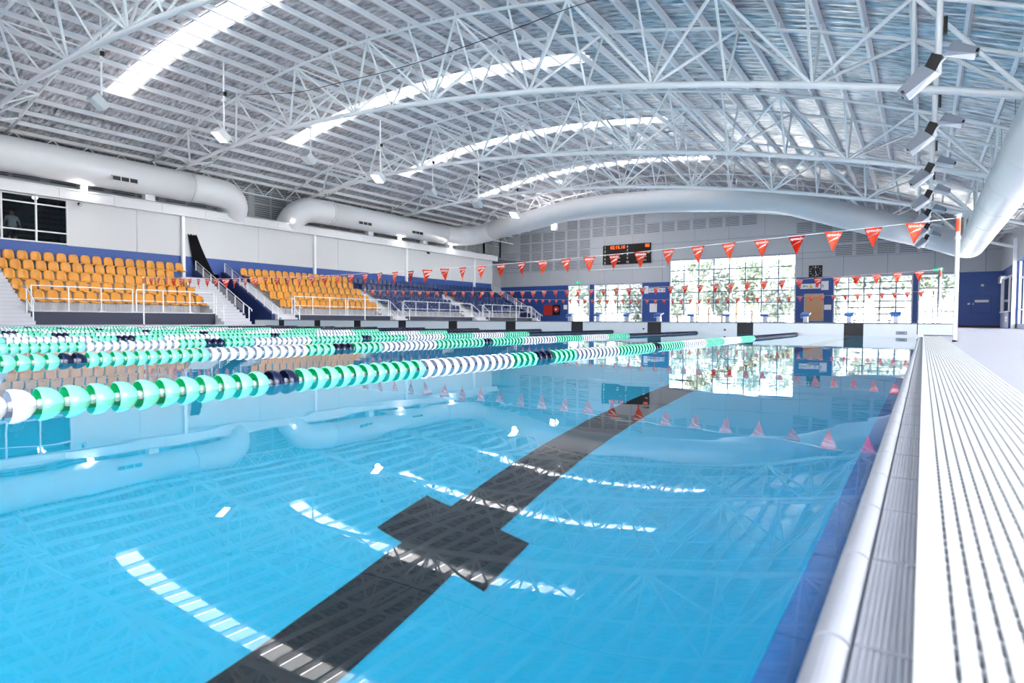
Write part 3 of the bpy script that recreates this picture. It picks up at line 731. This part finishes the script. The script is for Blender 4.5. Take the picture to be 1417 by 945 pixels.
# ---- rails
def guard(posts, lab):
    x = RX[0]-.02; t = empty('guard_rail', (x, posts[0], .62), lab, 'railing', 'guard rails along the front of the stand')
    for y in posts:
        tube('post', (x, y, .632), (x, y, 1.66), .026, 'rail_white', t, 8); box('base_plate', x-.07, x+.07, y-.09, y+.09, .632, .65, 'rail_white', t)
    for z in (1.66, 1.14): tube('rail', (x, posts[0], z), (x, posts[-1], z), .024 if z > 1.5 else .018, 'rail_white', t, 8)
guard([9.3, 10.6, 11.83, 13.11], 'white guard rail in front of the orange seats by the wide steps')
guard([13.27, 14.45, 15.72, 16.94], 'white guard rail in front of the orange seats by the entry passage')
guard([21.73, 22.99, 24.23, 25.46], 'white guard rail in front of the orange seats past the entry passage')
guard([25.62, 27.02, 28.1, 29.13], 'white guard rail in front of the orange seats beside the blue seats')
guard([30.57, 31.8, 33.03, 34.31, 35.59, 36.77, 38.2], 'white guard rail in front of the blue seats beside the orange seats')
guard([39.85, 41.08, 42.42, 43.72, 45.18, 46.5, 47.1], 'white guard rail in front of the last blue seats')
def stair_rail(y, lab):
    t = empty('stair_handrail', (-29.6, y, .05), lab, 'handrail', 'stair handrails of the stand')
    path('handrail', [(-30.4, y, 1.62), (-29.97, y, 1.60), (-29.25, y, 1.05), (-29.12, y, .98), (-29.12, y, .90)], .024, 'rail_white', t, 8)
    path('mid_rail', [(-29.97, y, 1.12), (-29.25, y, .60)], .018, 'rail_white', t, 8)
    tube('post', (-29.97, y, .3), (-29.97, y, 1.60), .026, 'rail_white', t, 8); tube('post', (-29.28, y, .052), (-29.28, y, 1.07), .026, 'rail_white', t, 8)
for y, lab in ((9.14, 'at the wide steps'), (17.06, 'at the steps beside the entry passage'), (21.56, 'past the entry passage by the orange seats'), (29.3, 'at the last orange seats'), (30.44, 'at the first blue seats'), (38.36, 'at the aisle between the blue blocks'), (39.68, 'at the start of the last blue block'), (47.26, 'at the far end of the stand')):
    stair_rail(y, 'short sloping white handrail ' + lab)
def slope_rail(y, lab, n):
    t = empty('slope_rail', (-32.5, y, .6), lab, 'railing', 'sloping railings of the stand')
    a, b = Vector((-30.1, y, .64)), Vector((-34.85, y, 3.13))
    up = lambda s, h: a + (b-a)*s + Vector((0, 0, h))
    for i in range(n): tube('post', up(i/(n-1), 0), up(i/(n-1), .56), .03, 'rail_white', t, 8)
    for h in (.10, .20, .30, .40): tube('rail', up(0, h), up(1, h), .012, 'rail_white', t, 6)
    path('handrail', [up(1.0, .56), up(0, .56), Vector((-29.5, y, .92)), Vector((-29.35, y, .84)), Vector((-29.35, y, .74))], .022, 'rail_white', t, 8)
    tube('post', (-29.6, y, .052), (-29.6, y, .96), .03, 'rail_white', t, 8)
slope_rail(18.65, 'white sloping railing on the navy wall beside the black drape', 7)
slope_rail(20.40, 'white sloping railing on the navy wall beside the orange seats', 7)
slope_rail(48.1, 'white sloping railing at the far end of the stand', 7)
# ================================================================== BULKHEAD
bk = empty('pool_bulkhead', (-12.6, (BY0+BY1)/2, 0), 'white movable bulkhead across the pool with black lane bands', 'bulkhead')
ZT = .315
box('core', -25.9, .56, BY0+.03, BY1-.03, .045, ZT-.02, 'bulk_black', bk)
box('core', PX1+.02, PX0-.06, BY0+.03, BY1-.03, -1.25, .045, 'bulk_black', bk)
box('top_deck', -25.92, .58, BY0-.012, BY1+.012, ZT-.02, ZT, 'slot_dark', bk)  # deck darkened so its edge paints in the shadow line along the top
ed = [-25.9] + [q for x in reversed(LANE_X) for q in (x-.20, x+.20)] + [-.11]
for i in range(0, len(ed), 2): box('panel', ed[i]+.006, ed[i+1]-.006, BY0, BY0+.03, -.9 if ed[i] > -25.5 else .05, ZT-.03, 'bulk_white', bk)
for x in LANE_X: box('lane_band', x-.195, x+.195, BY0+.008, BY0+.03, -.9, ZT-.03, 'bulk_black', bk)
box('panel', -.10, .56, BY0, BY0+.03, .045, ZT-.03, 'bulk_white', bk)
rc = box('step_recess', -.52, -.30, BY0-.004, BY0, .04, .115, 'slot_dark', bk)
for e in (-.50, -.34): tube('bolt', (e+.01, BY0-.004, .078), (e+.01, BY0-.009, .078), .012, 'lamp_body', bk, 8)
path('socket_ring', [(.22 + .06*math.cos(a*.35), BY0-.003, .17 + .06*math.sin(a*.35)) for a in range(19)], .005, 'lamp_glass', bk, 5, False)
for x in (-5.3, -2.6-5.0): tube('rope_socket', (x+.9, BY0+.002, .10), (x+.9, BY0-.006, .10), .03, 'black', bk, 8)
# ================================================================== LANE ROPES
def float_mesh(name, outer, inner, hub, seg=14):
    R, Ln = .060, .082
    po = [(-.040, .054), (-.038, .058), (-.030, R), (-.014, .059), (.004, .053), (.020, .043), (.032, .030), (.041, .016)]
    pi_ = [(-.040, .054), (-.030, .050), (-.010, .044), (.008, .032), (.014, .012)]
    bm = bmesh.new()
    def lathe(pr, mi):
        rings = [[bm.verts.new((r*math.cos(2*math.pi*k/seg), y, r*math.sin(2*math.pi*k/seg))) for k in range(seg)] for y, r in pr]
        for a, b in zip(rings, rings[1:]):
            for k in range(seg):
                f_ = bm.faces.new((a[k], a[(k+1) % seg], b[(k+1) % seg], b[k])); f_.material_index = mi; f_.smooth = True
        bm.faces.new(rings[-1]).material_index = mi
    lathe(po, 0); lathe(pi_, 1)
    bmesh.ops.recalc_face_normals(bm, faces=bm.faces)
    s = bmesh.ops.create_uvsphere(bm, u_segments=8, v_segments=6, radius=.017, matrix=Matrix.Translation((0, -.030, 0)))
    fs = {f_ for v in s['verts'] for f_ in v.link_faces}
    for f_ in fs: f_.material_index = 2; f_.smooth = True
    me = bpy.data.meshes.new(name); bm.to_mesh(me); bm.free()
    for k in (outer, inner, hub): me.materials.append(MATS[k])
    return me
FL = {'g': float_mesh('float_green', 'float_mint', 'float_green', 'float_white'), 'w': float_mesh('float_white', 'float_white', 'float_grey', 'float_white'), 'n': float_mesh('float_navy', 'float_navy', 'float_navy', 'float_grey')}
FLO = {'g': float_mesh('float_green_far', 'float_mint', 'float_green', 'float_white', 8), 'w': float_mesh('float_white_far', 'float_white', 'float_grey', 'float_white', 8), 'n': float_mesh('float_navy_far', 'float_navy', 'float_navy', 'float_navy', 8)}
def rope_colour(y):
    if y > 11.88: return 'n'
    for a, b in ((1.77, 1.94), (4.22, 4.48), (6.80, 7.0), (-.7, -.5)):
        if a <= y < b: return 'n'
    for a, b in ((-1.2, -.16), (.84, 2.84), (3.88, 4.85), (5.83, 7.86), (8.82, 9.81), (10.91, 11.88)):
        if a <= y < b: return 'g'
    return 'w'
ORD = ['first', 'second', 'third', 'fourth', 'fifth', 'sixth', 'seventh', 'eighth', 'ninth']
PITCH_F = .0845
for k in range(9):
    x = -0.131 - 2.5*(k+1)
    t = empty('lane_rope', (x, 0, 0), f'green and white lane rope of floats, {ORD[k]} from the slotted grate', 'lane rope', 'lane ropes')
    tube('rope', (x, -2.2, 0), (x, BY0-.01, 0), .008, 'cable', t, 6)
    y = -1.5
    far = {c: [] for c in 'gwn'}
    while y < BY0-.075:
        d = math.hypot(x, y); ang = abs(x)/d
        depth = math.cos(YAW)*y + math.sin(YAW)*(-x)
        px = PITCH_F*835*ang/max(d, .3)
        seen = depth > .1 and (math.cos(YAW)*x + math.sin(YAW)*y)/depth > -.9
        c = rope_colour(y)
        if px >= 9 and seen:
            o = bpy.data.objects.new('float', FL[c]); COL.objects.link(o); o.parent = t; o.location = (0, y, .002); o.rotation_euler = (0, random.random()*6, 0)
        else: far[c].append(y)
        y += PITCH_F
    for c, nm in (('g', 'green_floats'), ('w', 'white_floats'), ('n', 'navy_floats')):
        if not far[c]: continue
        me = FLO[c]; nv = len(me.vertices); co = np.empty(nv*3, np.float32); me.vertices.foreach_get('co', co); co = co.reshape(-1, 3)
        allv = np.concatenate([co + np.array([0, y, .002], np.float32) for y in far[c]])
        fs = [tuple(p.vertices) for p in me.polygons]; mi = [p.material_index for p in me.polygons]
        nm_ = bpy.data.meshes.new(nm); nm_.from_pydata(allv.tolist(), [], [tuple(v + q*nv for v in f_) for q in range(len(far[c])) for f_ in fs])
        for m_ in me.materials: nm_.materials.append(m_)
        nm_.polygons.foreach_set('material_index', mi*len(far[c])); nm_.polygons.foreach_set('use_smooth', [True]*len(fs)*len(far[c])); nm_.update()
        o = bpy.data.objects.new(nm, nm_); link(o, t); tag(o, kind='stuff')
# ================================================================== BACKSTROKE FLAGS
LOGO = text_mesh('speedo', .074, .0012, .2); LOGO.materials.clear(); LOGO.materials.append(MATS['print_white'])
bm = bmesh.new(); bm.faces.new([bm.verts.new((px, py, 0)) for px, py in ((-.080, -.072), (.02, .0), (.092, .022), (.068, -.010), (.010, -.030))]); bmesh.ops.solidify(bm, geom=list(bm.faces), thickness=.0016)
SWOOSH = bpy.data.meshes.new('mark'); bm.to_mesh(SWOOSH); bm.free(); SWOOSH.materials.append(MATS['print_white'])
def pennant_mesh(curl):
    bm = bmesh.new(); n = 7; w, h = .135, .33; V = []
    for j in range(n+1):
        t = j/n; ww = w*(1-t) + .003
        V.append([bm.verts.new((ww*s, curl*t*t*.14 + .02*math.sin(s*2+t*3)*t, -h*t)) for s in (-1, -.33, .33, 1)])
    for j in range(n):
        for i in range(3): bm.faces.new((V[j][i], V[j][i+1], V[j+1][i+1], V[j+1][i]))
    bmesh.ops.solidify(bm, geom=list(bm.faces), thickness=.003)
    me = bpy.data.meshes.new('pennant'); bm.to_mesh(me); bm.free(); me.materials.append(MATS['flag_red'])
    for p in me.polygons: p.use_smooth = True
    return me
PEN = [pennant_mesh(c) for c in (0, .25, -.2, .5, 2.2)]
def flags(Y, where, zl, zm, print_, x0=.37, x1=-25.555, turned=()):
    t = empty('backstroke_flags', ((x0+x1)/2, Y, zm), 'line of red pennants strung across the pool ' + where, 'flag line', 'backstroke flag lines')
    zz = lambda x: zl - (zl-zm)*(1-((x-(x0+x1)/2)/((x0-x1)/2))**2)
    path('line', [(x0+(x1-x0)*i/40, Y, zz(x0+(x1-x0)*i/40)) for i in range(41)], .006, 'print_white', t, 5)
    x = -.14; i = 0
    while x > x1+.45:
        z = zz(x); curled = i in turned
        o = bpy.data.objects.new('pennant', PEN[4 if curled else [0, 1, 0, 2, 0, 3][i % 6]]); link(o, t); o.location = Vector((x, Y, z)) - wloc(t)
        o.rotation_euler = (random.uniform(-.08, .08), random.uniform(-.05, .05), random.uniform(-.25, .25) + (1.1 if curled else 0))
        s = bpy.data.objects.new('lettering', LOGO); link(s, o); s.location = (.005, -.012, -.050); s.rotation_euler = (math.pi/2, 0, 0)
        s = bpy.data.objects.new('mark', SWOOSH); link(s, o); s.location = (-.005, -.014, -.105); s.rotation_euler = (math.pi/2, 0, 0)
        x -= .5775; i += 1
def pole(x, y, h, lab, red=True, zbase=DK):
    t = empty('flag_pole', (x, y, zbase), lab, 'pole', 'backstroke flag poles')
    tube('tube', (x, y, zbase+.002), (x, y, h), .028, 'rail_white', t, 12); tube('foot', (x, y, zbase), (x, y, zbase+.03), .034, 'black', t, 12)
    tube('cap', (x, y, h), (x, y, h+.03), .045, 'rail_white', t, 12)
    if red:
        tube('clamp', (x, y, h-.36), (x, y, h-.30), .04, 'rail_white', t, 12)
        tube('red_wrap', (x, y, h-.24), (x, y, h-.04), .034, 'flag_red', t, 12)
flags(11.6, 'before the bulkhead', 1.93, 1.60, True, turned=(18, 34)); flags(23.1, 'just beyond the bulkhead', 1.98, 1.66, False, turned=(21, 30)); flags(38.15, 'near the starting blocks', 1.98, 1.75, False, turned=(13,))
pole(.41, 11.6, 1.96, 'white flag pole with red wrap on the deck beside the slotted grate'); pole(-25.6, 11.6, 1.96, 'white flag pole before the orange seats under the control-room window', zbase=.05)
pole(.41, 23.1, 2.0, 'white flag pole on the deck just past the bulkhead'); pole(-25.6, 23.1, 2.0, 'white flag pole before the orange seats next to the blue ones', zbase=.05)
pole(.41, 38.15, 2.0, 'white flag pole on the deck near the starting blocks'); pole(-25.6, 38.15, 2.0, 'white flag pole before the blue seats', zbase=.05)
# ================================================================== STARTING END
pl = empty('starting_platform', (-12.6, FAR+.6, DK), 'low white platform carrying the starting blocks', 'platform')
box('slab', PX1, -.1, FAR, FAR+1.1, DK, .31, 'bulk_white', pl); box('edge_strip', PX1, -.1, FAR-.01, FAR+.2, .31, .32, 'block_blue', pl)
ORD10 = ORD + ['tenth']
for i, x in enumerate(LANE_X):
    t = empty('starting_block', (x, FAR+.45, .322), f'white starting block with blue sloping top, {ORD10[i]} from the deck side', 'starting block', 'starting blocks')
    poly_prism('pedestal', [(x-.13, FAR+.30, .322), (x-.13, FAR+.75, .322), (x-.13, FAR+.62, .82), (x-.13, FAR+.36, .80)], (.26, 0, 0), 'white_paint', t)
    poly_prism('platform', [(x-.27, FAR+.10, .78), (x-.27, FAR+.82, .92), (x-.27, FAR+.82, .98), (x-.27, FAR+.10, .84)], (.54, 0, 0), 'white_paint', t)
    poly_prism('grip_pad', [(x-.25, FAR+.09, .842), (x-.25, FAR+.80, .982), (x-.25, FAR+.80, .992), (x-.25, FAR+.09, .852)], (.5, 0, 0), 'block_blue', t)
    box('front_plate', x-.25, x+.25, FAR+.08, FAR+.10, .70, .84, 'block_blue', t)
    path('hand_grip', [(x-.22, FAR+.12, .78), (x-.22, FAR+.06, .62), (x+.22, FAR+.06, .62), (x+.22, FAR+.12, .78)], .016, 'rail_white', t, 6)
# ================================================================== END-WALL FITTINGS
W0 = WALL - .036
sb = empty('scoreboard', (-23.17, W0-.15, 5.72), 'dark electronic scoreboard with red digits on the grey cladding', 'scoreboard')
box('cabinet', -25.58, -20.78, W0-.16, W0-.02, 5.72, 7.56, 'board_dark', sb, .02)
for i in range(5):
    text('lane_number', str(i+1), .30, (-25.35, W0-.163, 7.33-.36*i), 'print_white', sb); text('lane_number', str(i+6), .30, (-23.05, W0-.163, 7.33-.36*i), 'print_white', sb)
text('time_digits', '02:15.10', .44, (-24.05, W0-.165, 7.30), 'led_red', sb); text('time_digits', '00', .44, (-21.1, W0-.165, 7.30), 'led_red', sb)
for (x, z) in ((-23.7, 6.63), (-24.0, 6.28), (-24.0, 5.96), (-21.1, 6.63), (-21.4, 6.28), (-21.4, 5.96)): box('dash', x, x+.22, W0-.166, W0-.160, z, z+.05, 'print_white', sb)
t = empty('tube_light', (-23.2, W0-.1, 5.2), 'long white tube light below the scoreboard', 'light'); box('body', -27.05, -19.3, W0-.12, W0-.001, 5.22, 5.40, 'white_paint', t, .02); box('diffuser', -27.0, -19.35, W0-.15, W0-.12, 5.24, 5.36, 'lamp_glass', t)
ck = empty('wall_clock', (-7.13, W0-.04, 4.37), 'square black pace clock on the grey cladding above the pinboard', 'clock')
box('case', -7.62, -6.65, W0-.07, W0-.001, 3.92, 4.83, 'black', ck, .015)
for k in range(12):
    a = k*math.pi/6; tube('tick', (-7.135+.34*math.sin(a), W0-.072, 4.375+.34*math.cos(a)), (-7.135+.40*math.sin(a), W0-.072, 4.375+.40*math.cos(a)), .022, 'print_white', ck, 6)
tube('hand', (-7.135, W0-.075, 4.375), (-7.05, W0-.075, 4.02), .02, 'print_white', ck, 6); tube('red_hand', (-7.135, W0-.08, 4.25), (-7.16, W0-.08, 4.70), .016, 'flag_red', ck, 6)
text('lettering', '60', .14, (-7.135, W0-.075, 4.66), 'print_white', ck)
pb = empty('pinboard', (-7.2, WALL-.03, .5), 'tan cork pinboard on the blue pier under the clock', 'pinboard')
box('cork', -7.87, -6.57, WALL-.03, WALL-.001, .5, 2.55, 'cork', pb)
for a in ((-7.92, -7.87, .45, 2.6), (-6.57, -6.52, .45, 2.6), (-7.87, -6.57, 2.55, 2.6), (-7.87, -6.57, .45, .5)): box('frame', a[0], a[1], WALL-.04, WALL-.001, a[2], a[3], 'tile_grey', pb)
def sign(x0, x1, z0, z1, lab, txt=None, size=.3, m='print_white', tri=None):
    t = empty('wall_sign', ((x0+x1)/2, WALL, z0), lab, 'sign', 'pool signs'); box('plate', x0, x1, WALL-.02, WALL-.001, z0, z1, m, t)
    if txt: text('lettering', txt, size, (x0+size*.9, WALL-.022, (z0+z1)/2), 'black', t)
    if tri:
        s = .17; o = poly_prism('warning_triangle', [(tri-s, WALL-.024, z0+.05), (tri+s, WALL-.024, z0+.05), (tri, WALL-.024, z0+.05+1.7*s)], (0, .003, 0), 'yellow', t)
        for q in (.42, .78): box('pictogram', tri+q-.12, tri+q+.12, WALL-.023, WALL-.02, z0+.08, z1-.08, 'tile_grey', t)
sign(-8.22, -6.78, 3.0, 3.4, 'white depth sign reading 1.8m with a yellow triangle above the pinboard', '1.8m', .30, tri=-7.45); sign(-6.72, -6.2, 2.88, 3.58, 'small white notice beside the depth sign above the pinboard'); sign(-6.48, -5.98, 1.32, 1.72, 'small white notice beside the pinboard')
sign(-21.0, -19.4, 3.0, 3.38, 'white depth sign with a yellow triangle on the pier beside the tall window', '1.8m', .30, tri=-20.3); sign(-21.42, -21.02, 2.9, 3.6, 'narrow white notice at the end of the depth sign by the tall window'); sign(-20.88, -20.18, 1.18, 1.98, 'white notice low on the pier beside the tall window')
sign(-29.95, -29.55, 1.5, 1.95, 'small white notice between the fire hose and the glazed door')
t = empty('fire_hose', (-31.3, WALL-.2, .9), 'red fire hose reel in a black recess beside its red cabinet door', 'fire hose')
box('door', -32.24, -31.22, WALL-.05, WALL-.001, .93, 1.97, 'fire_red', t); box('cabinet', -31.22, -30.33, WALL-.06, WALL-.001, .93, 1.97, 'black', t)
tube('reel', (-30.75, WALL-.07, 1.5), (-30.75, WALL-.16, 1.5), .3, 'fire_red', t, 20); tube('hub', (-30.75, WALL-.16, 1.5), (-30.75, WALL-.19, 1.5), .1, 'print_white', t, 12)
for x, lab in ((-28.33, 'above the glazed door beside the fire hose'), (.83, 'above the glazed door beside the plain blue wall')):
    t = empty('exit_sign', (x, WALL-.05, 4.0), 'small green exit sign ' + lab, 'sign', 'green exit signs'); box('body', x-.3, x+.3, W0-.08, W0-.001, 4.02, 4.26, 'sign_green', t); box('pictogram', x-.10, x+.05, W0-.085, W0-.08, 4.06, 4.22, 'print_white', t)
    box('bracket', x-.05, x+.05, W0-.06, W0-.001, 4.26, 4.34, 'white_paint', t)
# plain blue wall by the corner: hatch, plates
t = empty('wall_hatch', (3.3, WALL, 1.0), 'blue access hatch with a white name strip on the plain blue wall', 'hatch'); box('door', 2.75, 3.85, WALL-.015, WALL-.001, 1.05, 2.2, 'blue_wall', t)
for a in ((2.72, 2.75, 1.02, 2.23), (3.85, 3.88, 1.02, 2.23), (2.75, 3.85, 2.2, 2.23), (2.75, 3.85, 1.02, 1.05)): box('frame', a[0], a[1], WALL-.02, WALL-.001, a[2], a[3], 'navy_wall', t)
box('name_strip', 2.95, 3.72, WALL-.022, WALL-.015, 1.78, 1.95, 'print_white', t); box('latch', 2.84, 2.89, WALL-.03, WALL-.015, 1.62, 1.72, 'print_white', t)
t = empty('wall_switch', (2.62, WALL, 1.6), 'small white switch plate beside the blue hatch', 'switch'); box('plate', 2.55, 2.69, WALL-.02, WALL-.001, 1.62, 1.74, 'print_white', t); box('rocker', 2.59, 2.65, WALL-.026, WALL-.02, 1.65, 1.71, 'white_paint', t)
t = empty('wall_sensor', (3.35, WALL, 2.9), 'small white sensor box high on the plain blue wall', 'sensor'); box('body', 3.27, 3.43, WALL-.06, WALL-.001, 2.88, 3.04, 'print_white', t, .01); box('eye', 3.32, 3.38, WALL-.066, WALL-.06, 2.93, 2.99, 'lamp_glass', t)
bb = box('baseboard_end', 2.07, XR, WALL-.03, WALL-.001, DK, .17, 'black'); tag(bb, 'black skirting under the plain blue wall', kind='structure')
# booth by the side wall
bo = empty('lifeguard_booth', (4.1, 47.5, DK), 'white framed booth window with a blue panel against the side wall', 'booth')
BX = XR-.30
box('body', BX, XR-.001, 45.4, 49.9, DK, 1.0, 'blue_wall', bo); box('head', BX, XR-.001, 45.4, 49.9, 3.02, 3.14, 'white_paint', bo)
box('side_panel', BX, XR-.001, 49.85, 49.95, 1.0, 3.02, 'white_paint', bo)
for y in (45.4, 48.3, 49.7): box('frame', BX-.02, BX+.06, y, y+.15, 1.0, 3.02, 'white_paint', bo)
box('sill', BX-.05, BX+.1, 45.4, 49.9, .98, 1.06, 'white_paint', bo); box('pane', BX+.01, BX+.02, 45.55, 48.3, 1.06, 3.02, 'glass_dark', bo); box('panel', BX+.005, BX+.03, 48.45, 49.7, 1.06, 3.02, 'white_paint', bo); box('backing', XR-.06, XR-.002, 45.5, 49.8, 1.0, 3.02, 'grey_cladding', bo)
box('socket_plate', BX-.02, BX, 46.0, 46.9, .42, .72, 'print_white', bo); box('socket', BX-.026, BX-.02, 46.2, 46.45, .5, .62, 'black', bo)
t = empty('wall_heater', (XR-.2, 51, 2.85), 'white box unit with small lamp on the side wall near the corner', 'heater'); box('body', XR-.32, XR-.001, 50.3, 51.6, 2.95, 3.4, 'white_paint', t, .03); box('grille', XR-.34, XR-.32, 50.4, 51.5, 3.0, 3.3, 'tile_grey', t); box('lamp', XR-.25, XR-.1, 50.2, 50.3, 2.86, 3.0, 'lamp_lit', t)
t = empty('pool_lift', (-.3, FAR+1.9, DK), 'thin white pool access frame beside the glazed door', 'frame'); path('bar', [(.05, FAR+1.9, DK), (.05, FAR+1.9, .95), (.55, FAR+1.9, 1.35)], .03, 'lamp_body', t, 8); tube('post', (.9, FAR+1.9, DK), (.9, FAR+1.9, 1.5), .03, 'lamp_body', t, 8); path('arm', [(.9, FAR+1.9, 1.45), (.62, FAR+1.9, 1.42), (.05, FAR+1.9, .7)], .025, 'lamp_body', t, 8)
for y, z, lab in ((12.9, 6.0, 'beside the control-room window'), (38.6, 6.05, 'above the blue seats')):
    t = empty('security_camera', (XL+.2, y, z), 'small black security camera under the pale beam ' + lab, 'camera', 'security cameras'); box('bracket', XL+.03, XL+.12, y-.04, y+.04, z, z+.1, 'black', t)
    tube('body', (XL+.1, y, z+.02), (XL+.38, y-.05, z-.06), .07, 'black', t, 10); tube('lens', (XL+.38, y-.05, z-.06), (XL+.40, y-.053, z-.066), .05, 'lamp_glass', t, 10)
# ================================================================== PERSON IN THE CONTROL ROOM
def person(loc):
    me = bpy.data.meshes.new('person')
    J = [((0, 0, .95), .15), ((0, 0, 1.15), .14), ((0, 0, 1.38), .16), ((0, 0, 1.48), .07), ((.01, 0, 1.58), .085), ((.01, 0, 1.70), .075),
         ((0, .10, .90), .11), ((.02, .11, .50), .07), ((0, .12, .10), .045), ((.12, .13, .04), .04),
         ((0, -.10, .90), .11), ((.02, -.11, .50), .07), ((0, -.12, .10), .045), ((.12, -.13, .04), .04),
         ((0, .20, 1.40), .065), ((.0, .29, 1.14), .045), ((.06, .32, .90), .032), ((.08, .33, .82), .035),
         ((0, -.20, 1.40), .065), ((.0, -.29, 1.14), .045), ((.06, -.32, .90), .032), ((.08, -.33, .82), .035)]
    Ed = [(0, 1), (1, 2), (2, 3), (3, 4), (4, 5), (0, 6), (6, 7), (7, 8), (8, 9), (0, 10), (10, 11), (11, 12), (12, 13), (2, 14), (14, 15), (15, 16), (16, 17), (2, 18), (18, 19), (19, 20), (20, 21)]
    base = len(J)
    for s in (1, -1):
        h = (17, 21)[s < 0]; p0 = Vector(J[h][0])
        for q in range(4):
            J.append(((p0.x+.005+.018*q-.02, p0.y+.0*s, p0.z-.075+.006*abs(q-1)), .009)); Ed.append((h, len(J)-1))
        J.append(((p0.x+.045, p0.y-.01*s, p0.z-.03), .010)); Ed.append((h, len(J)-1))
    me.from_pydata([j[0] for j in J], Ed, [])
    o = bpy.data.objects.new('person', me); link(o); o.location = loc
    o.modifiers.new('skin', 'SKIN'); sv = me.skin_vertices[0].data
    for i, (_, r) in enumerate(J): sv[i].radius = (r, r)
    sv[0].use_root = True
    s = o.modifiers.new('sub', 'SUBSURF'); s.levels = s.render_levels = 1
    dg = bpy.context.evaluated_depsgraph_get(); nm = bpy.data.meshes.new_from_object(o.evaluated_get(dg)); o.modifiers.clear(); o.data = nm
    nm.materials.clear()
    for k in ('skin', 'shirt', 'shorts', 'hair'): nm.materials.append(MATS[k])
    for p in nm.polygons:
        c = p.center; p.use_smooth = True
        p.material_index = 1 if (.93 < c.z < 1.47 and abs(c.y) < .27 and not (abs(c.y) > .24 and c.z < 1.2)) else 2 if (.52 < c.z <= .93 and abs(c.y) < .24) else 3 if (c.z > 1.66 or (c.z > 1.58 and c.x < -.02)) else 0
    tag(o, 'person in a pale shirt standing behind the dark control-room window', 'person')
    for (n_, x, y, z, r, m_) in (('eye', .085, .032, 1.625, .012, 'black'), ('eye', .085, -.032, 1.625, .012, 'black'), ('nose', .098, 0, 1.595, .014, 'skin'), ('mouth', .085, 0, 1.555, .015, 'fire_red'), ('ear', .01, .085, 1.61, .022, 'skin'), ('ear', .01, -.085, 1.61, .022, 'skin')):
        bm = bmesh.new(); bmesh.ops.create_uvsphere(bm, u_segments=8, v_segments=6, radius=r); from_bm(n_, bm, m_, o, (x, y, z), True, world=False)
person((-35.9, 10.45, 3.725))
# ================================================================== OUTSIDE: TREES
def leaf_cloud(seed, n, rx, rz):
    rnd = random.Random(seed); bm = bmesh.new()
    for _ in range(n):
        d = Vector((rnd.gauss(0, 1), rnd.gauss(0, 1), rnd.gauss(0, 1))).normalized()*rnd.uniform(.45, 1.0)
        c = Vector((d.x*rx*(1+.25*math.sin(d.z*5+seed)), d.y*rx, d.z*rz)); a = Vector((rnd.gauss(0, 1), rnd.gauss(0, 1), rnd.gauss(0, 1))).normalized(); b = a.orthogonal().normalized(); s = rnd.uniform(.16, .34)
        bm.faces.new([bm.verts.new(c + q) for q in (a*s, b*s*.5, -a*s, -b*s*.5)])
    me = bpy.data.meshes.new('leaves'); bm.to_mesh(me); bm.free(); me.materials.append(MATS['foliage']); return me
CL = [leaf_cloud(s, 2600, 1.75, 2.9) for s in range(3)]
for r_ in range(3):
    for i in range(11):
        x = -40 + 4.7*i + 1.6*r_; y = WALL + 8.5 + 5.5*r_ + .6*math.sin(i*2.3); h = 3.0 + .9*r_ + .5*math.sin(i*1.7+r_)
        t = empty('tree', (x, y, -.3), 'leafy green tree standing outside the glazed end wall', 'tree', 'trees outside the end wall')
        tube('trunk', (x, y, -.3), (x, y, h), .13, 'bark', t, 8)
        o = bpy.data.objects.new('crown', CL[(i+r_) % 3]); link(o, t); o.location = (0, 0, h+.6); o.rotation_euler = (0, 0, random.random()*6)
